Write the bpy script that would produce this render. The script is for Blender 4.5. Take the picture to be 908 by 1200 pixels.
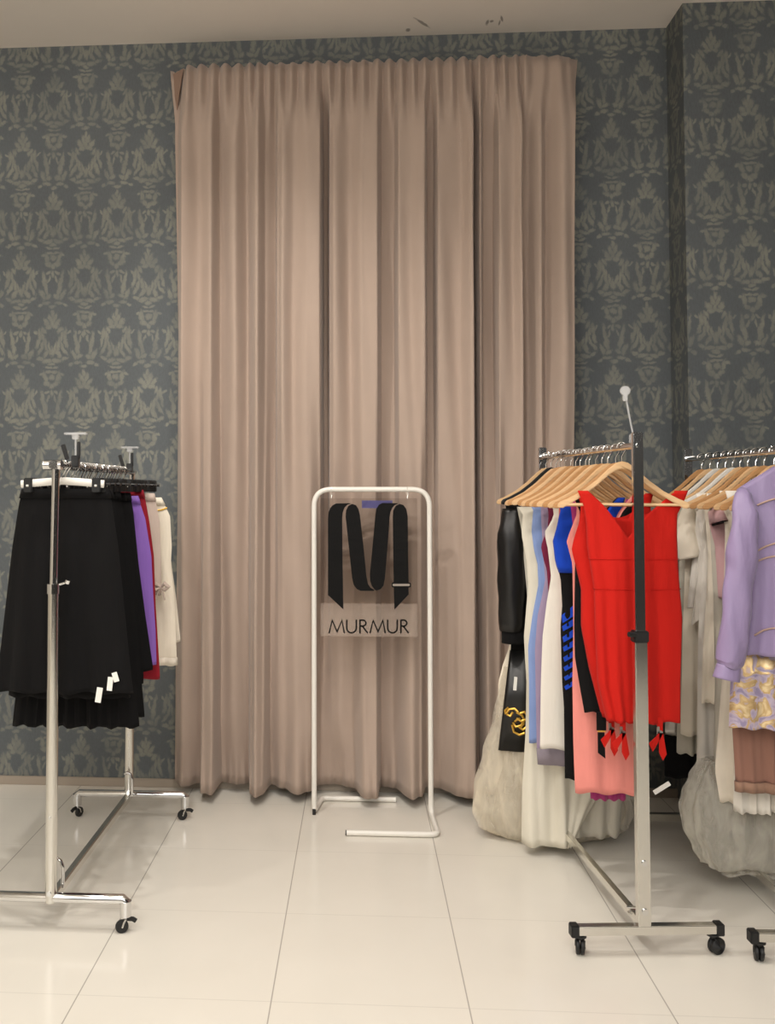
import bpy, bmesh, math, random
from math import sin, cos, pi, radians, sqrt
from mathutils import Vector, Matrix
random.seed(7)
S = bpy.context.scene
for o in list(bpy.data.objects): bpy.data.objects.remove(o)
COL = S.collection

# ---------------------------------------------------------------- camera, light, exposure
F, CX, CY, YAW, PIT, CAMZ = 1100., 350., 535., radians(3.64), radians(2.08), 1.56
cam = bpy.data.cameras.new('camera'); co = bpy.data.objects.new('camera', cam); COL.objects.link(co)
co.location = (0, 0, CAMZ); co.rotation_euler = (pi/2 + PIT, 0, YAW)
cam.sensor_fit = 'AUTO'; cam.sensor_width = 36; cam.lens = F/1200*36
cam.shift_x = (454-CX)/1200; cam.shift_y = -(600-CY)/1200; cam.clip_start = .05
S.camera = co
S.view_settings.view_transform = 'Standard'; S.view_settings.look = 'None'
S.view_settings.gamma = 1; S.view_settings.use_curve_mapping = False
S.view_settings.exposure = -0.40
W = bpy.data.worlds.new('World'); S.world = W; W.use_nodes = True
W.node_tree.nodes['Background'].inputs[0].default_value = (1.0, .97, .93, 1)
W.node_tree.nodes['Background'].inputs[1].default_value = 4.0
def spot(loc, tgt, power, ang=110, blend=.8, rad=.05, col=(1, .95, .885)):
    l = bpy.data.lights.new('ceiling_spot', 'SPOT'); o = bpy.data.objects.new('ceiling_spot', l); COL.objects.link(o)
    l.energy = power; l.spot_size = radians(ang); l.spot_blend = blend; l.shadow_soft_size = rad; l.color = col
    o.location = loc; o.rotation_euler = (Vector(tgt)-Vector(loc)).to_track_quat('-Z', 'Y').to_euler()
def area(loc, tgt, power, sx, sy, col=(1, .965, .91)):
    l = bpy.data.lights.new('added_fill_light', 'AREA'); o = bpy.data.objects.new('added_fill_light', l); COL.objects.link(o)
    l.shape = 'RECTANGLE'; l.size = sx; l.size_y = sy; l.energy = power; l.color = col
    o.location = loc; o.rotation_euler = (Vector(tgt)-Vector(loc)).to_track_quat('-Z', 'Y').to_euler()
spot((-.85, 3.1, 3.9), (-.6, 3.6, 0), 150, 125, .8, .035)
spot((.1, 2.6, 3.9), (-.4, 3.5, 0), 85, 120, .8, .035)
spot((-2.1, 2.2, 3.9), (-1.4, 4.6, 1.6), 70, 125, .8, .04)
spot((1.8, 2.0, 3.9), (1.4, 4.0, .8), 15, 125)
spot((-.4, 1.3, 3.9), (-.2, 3.0, 0), 110, 100, .9)
area((-.7, -1.4, 3.9), (-.7, -1.4, 0), 285, 4.6, 3.0)  # unseen fill added to bounce light off the floor onto the ceiling
spot((-.55, 2.2, 3.9), (-.5, 2.9, 0), 60, 80, .9)

# ---------------------------------------------------------------- measuring: photo reading -> metres at distance Y
_fw = Vector((-sin(YAW)*cos(PIT), cos(YAW)*cos(PIT), sin(PIT))); _rt = Vector((cos(YAW), sin(YAW), 0)); _up = _rt.cross(_fw)
def P(px, py, Y):
    r = _fw + _rt*((px-CX)/F) - _up*((py-CY)/F); k = Y/r.y
    return (r.x*k, CAMZ + r.z*k)
def interp(tab, x):
    if x <= tab[0][0]: return tab[0][1]
    if x >= tab[-1][0]: return tab[-1][1]
    for (a, va), (b, vb) in zip(tab, tab[1:]):
        if x <= b: return va + (vb-va)*(x-a)/(b-a)
def sinterp(tab, x):
    if x <= tab[0][0]: return tab[0][1]
    if x >= tab[-1][0]: return tab[-1][1]
    for (a, va), (b, vb) in zip(tab, tab[1:]):
        if x <= b:
            t = (x-a)/(b-a); t = t*t*(3-2*t); return va + (vb-va)*t

# ---------------------------------------------------------------- materials
def lin(c): return tuple((v/12.92 if v <= .04045 else ((v+.055)/1.055)**2.4) for v in [q/255 for q in c])
def newmat(name):
    m = bpy.data.materials.new(name); m.use_nodes = True; nt = m.node_tree
    b = nt.nodes['Principled BSDF']; return m, nt, b
def setin(b, **kw):
    for k, v in kw.items(): b.inputs[k.replace('_', ' ')].default_value = v
def fabric(name, rgb, rough=.85, sheen=.15, weave=500, bump=.15, var=.12, spec=.2, scale=6, stretch=1.0, wrinkle=.45):
    m, nt, b = newmat(name); c = lin(rgb); N = nt.nodes; L = nt.links
    tc = N.new('ShaderNodeTexCoord'); mp = N.new('ShaderNodeMapping'); mp.inputs['Scale'].default_value = (1, 1, stretch)
    L.new(tc.outputs['Object'], mp.inputs[0])
    n1 = N.new('ShaderNodeTexNoise'); n1.inputs['Scale'].default_value = scale; n1.inputs['Detail'].default_value = 5; L.new(mp.outputs[0], n1.inputs[0])
    r = N.new('ShaderNodeMapRange'); r.inputs[3].default_value = 1-var; r.inputs[4].default_value = 1+var; L.new(n1.outputs[0], r.inputs[0])
    vm = N.new('ShaderNodeVectorMath'); vm.operation = 'SCALE'; vm.inputs[0].default_value = c; L.new(r.outputs[0], vm.inputs['Scale'])
    L.new(vm.outputs[0], b.inputs['Base Color'])
    n2 = N.new('ShaderNodeTexNoise'); n2.inputs['Scale'].default_value = weave; L.new(mp.outputs[0], n2.inputs[0])
    bp = N.new('ShaderNodeBump'); bp.inputs['Strength'].default_value = bump; bp.inputs['Distance'].default_value = .002
    m3 = N.new('ShaderNodeMapping'); m3.inputs['Scale'].default_value = (1, 1, .22); L.new(tc.outputs['Object'], m3.inputs[0])
    n3 = N.new('ShaderNodeTexNoise'); n3.inputs['Scale'].default_value = 16; n3.inputs['Detail'].default_value = 3; L.new(m3.outputs[0], n3.inputs[0])
    b3 = N.new('ShaderNodeBump'); b3.inputs['Strength'].default_value = wrinkle; b3.inputs['Distance'].default_value = .02; L.new(n3.outputs[0], b3.inputs['Height']); L.new(b3.outputs[0], bp.inputs['Normal'])
    L.new(n2.outputs[0], bp.inputs['Height']); L.new(bp.outputs[0], b.inputs['Normal'])
    setin(b, Roughness=rough, Sheen_Weight=sheen, Specular_IOR_Level=spec)
    return m
def plain(name, rgb, rough=.5, metal=0, spec=.5, bump=0, coat=0):
    m, nt, b = newmat(name); N = nt.nodes; L = nt.links
    setin(b, Base_Color=lin(rgb)+(1,), Roughness=rough, Metallic=metal, Specular_IOR_Level=spec, Coat_Weight=coat)
    n = N.new('ShaderNodeTexNoise'); n.inputs['Scale'].default_value = 40
    r = N.new('ShaderNodeMapRange'); r.inputs[3].default_value = rough*.85; r.inputs[4].default_value = min(1, rough*1.2)
    L.new(n.outputs[0], r.inputs[0]); L.new(r.outputs[0], b.inputs['Roughness'])
    return m
def glassy(name, tint=(1, 1, 1), trans=.9, rough=.02, white=None):
    m, nt, b = newmat(name); N = nt.nodes; L = nt.links; out = N['Material Output']
    t = N.new('ShaderNodeBsdfTransparent'); t.inputs[0].default_value = tuple(tint)+(1,)
    if white is None:
        g = N.new('ShaderNodeBsdfGlossy'); g.inputs['Roughness'].default_value = rough
        fr = N.new('ShaderNodeFresnel'); fr.inputs[0].default_value = 1.49
        mx = N.new('ShaderNodeMixShader'); L.new(fr.outputs[0], mx.inputs[0]); L.new(t.outputs[0], mx.inputs[1]); L.new(g.outputs[0], mx.inputs[2])
    else:
        setin(b, Base_Color=lin(white)+(1,), Roughness=rough)
        mx = N.new('ShaderNodeMixShader'); mx.inputs[0].default_value = 1-trans
        L.new(t.outputs[0], mx.inputs[1]); L.new(b.outputs[0], mx.inputs[2])
    L.new(mx.outputs[0], out.inputs[0]); return m
def tulle_mat(name, rgb, opac=.5):
    m, nt, b = newmat(name); N = nt.nodes; L = nt.links; out = N['Material Output']
    t = N.new('ShaderNodeBsdfTransparent'); d = N.new('ShaderNodeBsdfDiffuse'); d.inputs[0].default_value = lin(rgb)+(1,)
    tl = N.new('ShaderNodeBsdfTranslucent'); tl.inputs[0].default_value = lin(rgb)+(1,)
    m1 = N.new('ShaderNodeMixShader'); m1.inputs[0].default_value = .35; L.new(d.outputs[0], m1.inputs[1]); L.new(tl.outputs[0], m1.inputs[2])
    lw = N.new('ShaderNodeLayerWeight'); lw.inputs[0].default_value = .3
    tc = N.new('ShaderNodeTexCoord'); mp = N.new('ShaderNodeMapping'); mp.inputs['Scale'].default_value = (1, 1, .35); mp.inputs['Rotation'].default_value = (0, .25, 0); L.new(tc.outputs['Object'], mp.inputs[0])
    n = N.new('ShaderNodeTexNoise'); n.inputs['Scale'].default_value = 22; n.inputs['Detail'].default_value = 5; n.inputs['Distortion'].default_value = .6
    L.new(mp.outputs[0], n.inputs[0])
    r = N.new('ShaderNodeMapRange'); r.inputs[1].default_value = .3; r.inputs[2].default_value = .7; r.inputs[3].default_value = opac-.18; r.inputs[4].default_value = opac+.18; L.new(n.outputs[0], r.inputs[0])
    a = N.new('ShaderNodeMath'); a.operation = 'ADD'; a.use_clamp = True; L.new(r.outputs[0], a.inputs[0])
    k = N.new('ShaderNodeMath'); k.operation = 'MULTIPLY'; k.inputs[1].default_value = .5; L.new(lw.outputs['Facing'], k.inputs[0]); L.new(k.outputs[0], a.inputs[1])
    mx = N.new('ShaderNodeMixShader'); L.new(a.outputs[0], mx.inputs[0]); L.new(t.outputs[0], mx.inputs[1]); L.new(m1.outputs[0], mx.inputs[2])
    L.new(mx.outputs[0], out.inputs[0]); return m

def wallpaper_mat():
    m, nt, b = newmat('damask_wallpaper'); N = nt.nodes; L = nt.links
    def M(op, a, b_=None, c=None, clamp=False):
        n = N.new('ShaderNodeMath'); n.operation = op; n.use_clamp = clamp
        for i, v in enumerate((a, b_, c)):
            if v is None: continue
            if isinstance(v, (int, float)): n.inputs[i].default_value = v
            else: L.new(v, n.inputs[i])
        return n.outputs[0]
    tc = N.new('ShaderNodeTexCoord')
    dn = N.new('ShaderNodeTexNoise'); dn.inputs['Scale'].default_value = 26; dn.inputs['Detail'].default_value = 3; L.new(tc.outputs['Object'], dn.inputs[0])
    sub = N.new('ShaderNodeVectorMath'); sub.operation = 'MULTIPLY_ADD'; sub.inputs[1].default_value = (.022,)*3; sub.inputs[2].default_value = (-.011,)*3
    L.new(dn.outputs['Color'], sub.inputs[0])
    add = N.new('ShaderNodeVectorMath'); L.new(tc.outputs['Object'], add.inputs[0]); L.new(sub.outputs[0], add.inputs[1])
    sp = N.new('ShaderNodeSeparateXYZ'); L.new(add.outputs[0], sp.inputs[0])
    PW, PH = .35, .325
    u = M('ADD', sp.outputs[0], sp.outputs[1]); v = M('ADD', sp.outputs[2], .06)
    vr = M('DIVIDE', v, PH); row = M('FLOOR', vr); half = M('MULTIPLY', M('FLOORED_MODULO', row, 2), .5)
    ur = M('ADD', M('ADD', M('DIVIDE', u, PW), half), .57)
    ax = M('ABSOLUTE', M('MULTIPLY', M('SUBTRACT', M('FRACT', ur), .5), PW))
    fy = M('MULTIPLY', M('SUBTRACT', M('FRACT', vr), .5), PH)
    cb = N.new('ShaderNodeCombineXYZ'); L.new(ax, cb.inputs[0]); L.new(fy, cb.inputs[1])
    E = [ # x, y, rx, ry, rot(deg)
     (0, .140, .009, .022, 0), (.012, .112, .012, .026, -18), (.030, .088, .013, .024, -35), (.0, .085, .012, .022, 0), (.018,.066,.02,.012,-10),
     (.044, .048, .010, .020, -30), (.069, .022, .011, .034, 2), (.077, -.018, .010, .032, 12), (.066, -.060, .010, .030, 34), (.052, .012, .008, .034, -6), (.056, -.035, .008, .030, 16), (.088, .035, .006, .014, -40),
     (.036, -.03, .009, .040, -10), (.034, -.078, .012, .028, 30), (.0, -.068, .014, .026, 0), (.016, -.045, .007, .03, -15),
     (.028, -.118, .028, .011, -8), (.066, -.108, .020, .010, 18), (.0, -.135, .020, .010, 0), (.018,-.155,.02,.007,15),
     (.175, .118, .018, .016, 0), (.140, .118, .012, .030, 14), (.150, .083, .020, .013, -30), (.175, .068, .013, .014, 0), (.120,.135,.013,.008,20), (.160,.145,.02,.007,0),
     (.175, .030, .009, .018, 0), (.150, .036, .014, .008, 30),
     (.128, .000, .010, .045, 8), (.138, -.045, .012, .045, 6), (.118, -.085, .012, .030, 25), (.150, -.095, .018, .012, 30), (.140, -.128, .022, .010, 0),
     (.175, -.148, .018, .010, 0), (.105, -.14, .014, .009, 30), (.155, .0, .006, .022, -15)]
    acc = None
    for (x, y, rx, ry, rot) in E:
        mp = N.new('ShaderNodeMapping'); mp.vector_type = 'TEXTURE'
        mp.inputs['Location'].default_value = (x, y, 0); mp.inputs['Rotation'].default_value = (0, 0, radians(rot)); mp.inputs['Scale'].default_value = (rx, ry, 1)
        L.new(cb.outputs[0], mp.inputs[0])
        ln = N.new('ShaderNodeVectorMath'); ln.operation = 'LENGTH'; L.new(mp.outputs[0], ln.inputs[0])
        acc = ln.outputs['Value'] if acc is None else M('MINIMUM', acc, ln.outputs['Value'])
    veins = N.new('ShaderNodeTexNoise'); veins.inputs['Scale'].default_value = 85; veins.inputs['Detail'].default_value = 4; veins.inputs['Roughness'].default_value = .7
    vmap = N.new('ShaderNodeMapping'); vmap.inputs['Scale'].default_value = (1.5, 1.5, .6); L.new(tc.outputs['Object'], vmap.inputs[0]); L.new(vmap.outputs[0], veins.inputs[0])
    thr = M('MULTIPLY_ADD', veins.outputs[0], 2.2, -1.05)
    mask = N.new('ShaderNodeMapRange'); mask.interpolation_type = 'SMOOTHSTEP'; mask.inputs[1].default_value = 1.5; mask.inputs[2].default_value = .6
    L.new(M('ADD', acc, thr), mask.inputs[0])
    big = N.new('ShaderNodeTexNoise'); big.inputs['Scale'].default_value = 1.6; big.inputs['Detail'].default_value = 4; L.new(tc.outputs['Object'], big.inputs[0])
    mx = N.new('ShaderNodeMix'); mx.data_type = 'RGBA'; mx.inputs[6].default_value = lin((93, 98, 101))+(1,); mx.inputs[7].default_value = lin((132, 133, 124))+(1,)
    pat = N.new('ShaderNodeTexNoise'); pat.inputs['Scale'].default_value = 9; pat.inputs['Detail'].default_value = 5; L.new(tc.outputs['Object'], pat.inputs[0])
    pr = N.new('ShaderNodeMapRange'); pr.inputs[1].default_value = .3; pr.inputs[2].default_value = .65; pr.inputs[3].default_value = .45; pr.inputs[4].default_value = 1; L.new(pat.outputs[0], pr.inputs[0])
    L.new(M('MULTIPLY', mask.outputs[0], pr.outputs[0]), mx.inputs[0])
    r = N.new('ShaderNodeMapRange'); r.inputs[1].default_value = .3; r.inputs[2].default_value = .7; r.inputs[3].default_value = .80; r.inputs[4].default_value = 1.16
    mixn = M('ADD', M('MULTIPLY', big.outputs[0], .5), M('MULTIPLY', veins.outputs[0], .5)); L.new(mixn, r.inputs[0])
    sc = N.new('ShaderNodeVectorMath'); sc.operation = 'SCALE'; L.new(mx.outputs[2], sc.inputs[0]); L.new(r.outputs[0], sc.inputs['Scale'])
    L.new(sc.outputs[0], b.inputs['Base Color'])
    bp = N.new('ShaderNodeBump'); bp.inputs['Strength'].default_value = .25; bp.inputs['Distance'].default_value = .002
    L.new(mask.outputs[0], bp.inputs['Height']); L.new(bp.outputs[0], b.inputs['Normal'])
    setin(b, Roughness=.62, Specular_IOR_Level=.35)
    return m

def floor_mat():
    m, nt, b = newmat('polished_tiles'); N = nt.nodes; L = nt.links
    def M(op, a, b_=None, c=None):
        n = N.new('ShaderNodeMath'); n.operation = op
        for i, v in enumerate((a, b_, c)):
            if v is None: continue
            if isinstance(v, (int, float)): n.inputs[i].default_value = v
            else: L.new(v, n.inputs[i])
        return n.outputs[0]
    tc = N.new('ShaderNodeTexCoord'); sp = N.new('ShaderNodeSeparateXYZ'); L.new(tc.outputs['Object'], sp.inputs[0])
    def line(c, off, per):
        f = M('FRACT', M('DIVIDE', M('ADD', c, off), per)); d = M('MULTIPLY', M('MINIMUM', f, M('SUBTRACT', 1, f)), per); return d
    TP = .6
    dx = line(sp.outputs[0], .27+6*TP, TP); dy = line(sp.outputs[1], -2.915+12*TP, TP)
    mx_ = N.new('ShaderNodeMapRange'); mx_.inputs[1].default_value = .0012; mx_.inputs[2].default_value = .0028; mx_.inputs[3].default_value = .5; mx_.inputs[4].default_value = 0; L.new(dx, mx_.inputs[0])
    my_ = N.new('ShaderNodeMapRange'); my_.inputs[1].default_value = .0012; my_.inputs[2].default_value = .0028; my_.inputs[3].default_value = .13; my_.inputs[4].default_value = 0; L.new(dy, my_.inputs[0])
    g = M('MAXIMUM', mx_.outputs[0], my_.outputs[0])
    n = N.new('ShaderNodeTexNoise'); n.inputs['Scale'].default_value = 3; n.inputs['Detail'].default_value = 6; L.new(tc.outputs['Object'], n.inputs[0])
    c1 = N.new('ShaderNodeMix'); c1.data_type = 'RGBA'; c1.inputs[6].default_value = lin((222, 217, 206))+(1,); c1.inputs[7].default_value = lin((230, 225, 215))+(1,); L.new(n.outputs[0], c1.inputs[0])
    c2 = N.new('ShaderNodeMix'); c2.data_type = 'RGBA'; c2.inputs[7].default_value = lin((70, 60, 50))+(1,); L.new(g, c2.inputs[0]); L.new(c1.outputs[2], c2.inputs[6])
    L.new(c2.outputs[2], b.inputs['Base Color'])
    r = N.new('ShaderNodeMapRange'); r.inputs[3].default_value = .10; r.inputs[4].default_value = .24; L.new(n.outputs[0], r.inputs[0]); L.new(r.outputs[0], b.inputs['Roughness'])
    setin(b, Specular_IOR_Level=.45)
    return m

def wood_mat(name, rgb):
    m, nt, b = newmat(name); N = nt.nodes; L = nt.links
    tc = N.new('ShaderNodeTexCoord'); mp = N.new('ShaderNodeMapping'); mp.inputs['Scale'].default_value = (3, 30, 30); L.new(tc.outputs['Object'], mp.inputs[0])
    n = N.new('ShaderNodeTexNoise'); n.inputs['Scale'].default_value = 4; n.inputs['Detail'].default_value = 4; L.new(mp.outputs[0], n.inputs[0])
    c = N.new('ShaderNodeMix'); c.data_type = 'RGBA'; k = lin(rgb); c.inputs[6].default_value = tuple(v*.8 for v in k)+(1,); c.inputs[7].default_value = tuple(min(1, v*1.15) for v in k)+(1,)
    L.new(n.outputs[0], c.inputs[0]); L.new(c.outputs[2], b.inputs['Base Color']); setin(b, Roughness=.35, Coat_Weight=.3)
    return m
def brocade_mat():
    m, nt, b = newmat('gold_lilac_brocade'); N = nt.nodes; L = nt.links
    tc = N.new('ShaderNodeTexCoord'); n = N.new('ShaderNodeTexNoise'); n.inputs['Scale'].default_value = 19; n.inputs['Detail'].default_value = 7; n.inputs['Distortion'].default_value = 1.4
    L.new(tc.outputs['Object'], n.inputs[0])
    r = N.new('ShaderNodeValToRGB'); e = r.color_ramp.elements
    e[0].position = .38; e[0].color = lin((150, 138, 170))+(1,); e[1].position = .50; e[1].color = lin((190, 176, 195))+(1,)
    q = e.new(.54); q.color = lin((205, 172, 120))+(1,); q = e.new(.66); q.color = lin((240, 218, 175))+(1,)
    L.new(n.outputs[0], r.inputs[0]); L.new(r.outputs[0], b.inputs['Base Color'])
    r2 = N.new('ShaderNodeMapRange'); r2.inputs[1].default_value = .5; r2.inputs[2].default_value = .56; r2.inputs[4].default_value = .75; L.new(n.outputs[0], r2.inputs[0]); L.new(r2.outputs[0], b.inputs['Metallic'])
    bp = N.new('ShaderNodeBump'); bp.inputs['Strength'].default_value = .7; bp.inputs['Distance'].default_value = .006; L.new(n.outputs[0], bp.inputs['Height']); L.new(bp.outputs[0], b.inputs['Normal'])
    setin(b, Roughness=.38); return m

MAT = dict(
 wallpaper=wallpaper_mat(), floor=floor_mat(),
 ceiling=fabric('ceiling_paint', (236, 228, 220), .9, 0, 120, .05, .02, .1, wrinkle=0), dark_wall=plain('dark_wall_paint', (26, 24, 22), .7), light_wall=plain('light_wall_paint', (205, 198, 186), .8),
 skirting=plain('beige_skirting', (164, 152, 138), .45),
 curtain=fabric('rose_beige_suede', (176, 157, 144), .95, .2, 350, .12, .06, .05, 9, .6, wrinkle=.12),
 curtain_back=fabric('curtain_backing', (148, 122, 106), .95, .1, 300, .1, .05),
 chrome=plain('chrome', (222, 222, 222), .10, 1), steel=plain('satin_steel', (222, 220, 214), .17, 1), white_metal=plain('white_lacquer', (232, 228, 220), .35),
 rubber=plain('black_rubber', (22, 22, 23), .5), black_plastic=plain('black_plastic', (18, 18, 19), .35), white_plastic=plain('white_plastic', (226, 222, 214), .4),
 wood=wood_mat('beech_wood', (222, 184, 138)), wood_dark=wood_mat('maple_wood', (196, 148, 98)),
 clear=glassy('clear_plastic', (1, 1, 1), .62, .1, (225, 225, 225)), acrylic=glassy('clear_acrylic', (.95, .94, .93), rough=.03), film=glassy('film_with_reflection', (1, 1, 1), .91, .4, (235, 215, 200)),  # white mixed into the clear plastic stands in for its reflections
 ink=plain('black_vinyl', (10, 9, 9), .7, 0, .2), ink_grey=plain('grey_vinyl', (150, 140, 130), .5),
 tag=plain('white_card', (236, 234, 228), .6),
 black=fabric('black_cloth', (13, 12, 13), .9, .03, 400, .2, .2, .2), black2=fabric('black_pleated_cloth', (11, 10, 11), .9, .02, 400, .2, .2, .2), leather=plain('black_leather', (16, 15, 15), .38, 0, .5),
 purple=fabric('violet_satin', (133, 95, 178), .5, .1, 300, .05, .08), darkred=fabric('crimson_cloth', (140, 22, 38), .8), beige=fabric('taupe_cloth', (196, 178, 166), .6),
 cream=fabric('cream_satin', (232, 222, 204), .5, .1, 300, .05, .05), creamlace=fabric('cream_lace', (222, 212, 196), .9, .1, 60, .8, .15),
 red=fabric('red_knit', (192, 32, 24), .9, .03, 500, .25, .06, .15), pink=fabric('salmon_crepe', (230, 142, 132), .85, .1), magenta=fabric('magenta_cloth', (160, 52, 110), .8),
 blue=fabric('cobalt_knit', (18, 66, 186), .8), coral=fabric('coral_cloth', (214, 110, 82), .8), white=fabric('ivory_crepe', (228, 222, 212), .75, .1, 300, .05, .04),
 burgundy=fabric('burgundy_cloth', (112, 30, 60), .8), mauve=fabric('mauve_cloth', (158, 140, 168), .7), periwinkle=fabric('periwinkle_satin', (134, 156, 206), .5),
 taupe=fabric('grey_lilac_lace', (146, 136, 146), .85, .1, 80, .5), creamdress=fabric('cream_crepe', (222, 216, 200), .7, .1, 300, .05, .04), grey=fabric('pale_grey_satin', (196, 190, 176), .6),
 tulle=tulle_mat('cream_tulle', (246, 238, 222), .34), greytulle=tulle_mat('grey_tulle', (226, 222, 212), .34), gold=plain('gold_thread', (212, 170, 78), .35, .85),
 lilac=fabric('lilac_satin', (150, 134, 172), .42, .15, 400, .04, .05, .4), brocade=brocade_mat(), brown=fabric('cocoa_cloth', (142, 104, 90), .85), brownlace=fabric('cocoa_lace_hem', (150, 118, 100), .9, .1, 60, .8),
 tan=fabric('tan_ribbon', (186, 156, 140), .5), dustypink=fabric('dusty_pink_satin', (206, 166, 168), .6), silver=plain('silver_sequins', (170, 165, 160), .3, .9), violet_reflection=fabric('painted_violet_reflection', (126, 124, 186), .6),
)

def scuffs(m, marks):
    """small dark scuff marks with a shape of their own on the ceiling paint"""
    nt = m.node_tree; N = nt.nodes; L = nt.links; b = N['Principled BSDF']; src = b.inputs['Base Color'].links[0].from_socket
    tc = N.new('ShaderNodeTexCoord'); n = N.new('ShaderNodeTexNoise'); n.inputs['Scale'].default_value = 25; L.new(tc.outputs['Object'], n.inputs[0]); acc = None
    for x, y, rx, ry, rot in marks:
        mp = N.new('ShaderNodeMapping'); mp.vector_type = 'TEXTURE'; mp.inputs['Location'].default_value = (x, y, 0); mp.inputs['Rotation'].default_value = (0, 0, radians(rot)); mp.inputs['Scale'].default_value = (rx, ry, 1000)
        L.new(tc.outputs['Object'], mp.inputs[0]); ln = N.new('ShaderNodeVectorMath'); ln.operation = 'LENGTH'; L.new(mp.outputs[0], ln.inputs[0])
        if acc is None: acc = ln.outputs['Value']
        else:
            k = N.new('ShaderNodeMath'); k.operation = 'MINIMUM'; L.new(acc, k.inputs[0]); L.new(ln.outputs['Value'], k.inputs[1]); acc = k.outputs[0]
    k = N.new('ShaderNodeMath'); k.operation = 'ADD'; L.new(acc, k.inputs[0]); L.new(n.outputs[0], k.inputs[1])
    r = N.new('ShaderNodeMapRange'); r.inputs[1].default_value = 1.1; r.inputs[2].default_value = 1.6; r.inputs[3].default_value = .6; r.inputs[4].default_value = 0; L.new(k.outputs[0], r.inputs[0])
    mx = N.new('ShaderNodeMix'); mx.data_type = 'RGBA'; mx.inputs[7].default_value = lin((70, 62, 56))+(1,); L.new(r.outputs[0], mx.inputs[0]); L.new(src, mx.inputs[6]); L.new(mx.outputs[2], b.inputs['Base Color'])
scuffs(MAT['ceiling'], [(0.266, 4.885, 0.014, 0.02, 0), (0.337, 4.818, 0.01, 0.07, -38), (0.672, 4.83, 0.01, 0.035, 0), (0.692, 4.822, 0.012, 0.015, 0), (0.735, 4.843, 0.006, 0.03, 0), (0.741, 4.799, 0.006, 0.04, -15)])

# ---------------------------------------------------------------- helpers
def link(name, me, m, parent=None):
    o = bpy.data.objects.new(name, me); COL.objects.link(o)
    if m is not None: me.materials.append(m)
    if parent is not None: o.parent = parent
    return o
def obj(name, bm, m, parent=None, smooth=True, angle=40):
    me = bpy.data.meshes.new(name); bm.normal_update(); bmesh.ops.recalc_face_normals(bm, faces=bm.faces[:]); bm.to_mesh(me); bm.free()
    for p in me.polygons: p.use_smooth = smooth
    if smooth:
        try: me.set_sharp_from_angle(angle=radians(angle))
        except Exception: pass
    return link(name, me, m, parent)
def tag(o, label=None, cat=None, group=None, kind=None):
    if label: o['label'] = label
    if cat: o['category'] = cat
    if group: o['group'] = group
    if kind: o['kind'] = kind
    return o
def empty(name, loc, label, cat, group=None, rz=0):
    o = bpy.data.objects.new(name, None); COL.objects.link(o); o.location = loc; o.rotation_euler = (0, 0, rz); o.empty_display_size = .05
    return tag(o, label, cat, group)
def box(bm, x0, x1, y0, y1, z0, z1, bev=0):
    r = bmesh.ops.create_cube(bm, size=1); vs = r['verts']
    bmesh.ops.scale(bm, vec=(x1-x0, y1-y0, z1-z0), verts=vs); bmesh.ops.translate(bm, vec=((x0+x1)/2, (y0+y1)/2, (z0+z1)/2), verts=vs)
    if bev:
        es = list({e for v in vs for e in v.link_edges}); bmesh.ops.bevel(bm, geom=es, offset=bev, segments=2, affect='EDGES')
    return bm
def frames(pts):
    T = []
    for i in range(len(pts)):
        a = pts[max(0, i-1)]; b = pts[min(len(pts)-1, i+1)]; T.append((b-a).normalized())
    ref = Vector((0, 1, 0)) if abs(T[0].y) < .9 else Vector((1, 0, 0))
    n = (ref - T[0]*ref.dot(T[0])).normalized(); out = []
    for t in T:
        n = (n - t*n.dot(t)).normalized(); out.append((t, n, t.cross(n)))
    return out
def tube(bm, pts, r, seg=10, cap=True, ry=None):
    """sweep; r scalar or list; ry second radius list (along the binormal)"""
    pts = [Vector(p) for p in pts]; fr = frames(pts); rings = []
    for i, (p, (t, n, b)) in enumerate(zip(pts, fr)):
        ra = r[i] if isinstance(r, (list, tuple)) else r
        rb = (ry[i] if isinstance(ry, (list, tuple)) else ry) if ry is not None else ra
        rings.append([bm.verts.new(p + n*ra*cos(2*pi*k/seg) + b*rb*sin(2*pi*k/seg)) for k in range(seg)])
    for a, b in zip(rings, rings[1:]):
        for k in range(seg): bm.faces.new((a[k], a[(k+1) % seg], b[(k+1) % seg], b[k]))
    if cap: bm.faces.new(rings[0][::-1]); bm.faces.new(rings[-1])
    return bm
def arc(cx, cz, r, a0, a1, n, y=0):
    return [(cx + r*cos(a0+(a1-a0)*i/n), y, cz + r*sin(a0+(a1-a0)*i/n)) for i in range(n+1)]
def prism(bm, poly, y0, y1):
    """outline in XZ extruded along Y"""
    a = [bm.verts.new((x, y0, z)) for x, z in poly]; b = [bm.verts.new((x, y1, z)) for x, z in poly]; n = len(poly)
    f1 = bm.faces.new(a); f2 = bm.faces.new(b[::-1])
    for i in range(n): bm.faces.new((a[i], b[i], b[(i+1) % n], a[(i+1) % n]))
    f1.normal_update(); f2.normal_update(); bmesh.ops.triangulate(bm, faces=[f1, f2], ngon_method='EAR_CLIP'); return bm
B = bmesh.new
def struct(name, bm, m, smooth=False): return tag(obj(name, bm, m, None, smooth), kind='structure')

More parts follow.
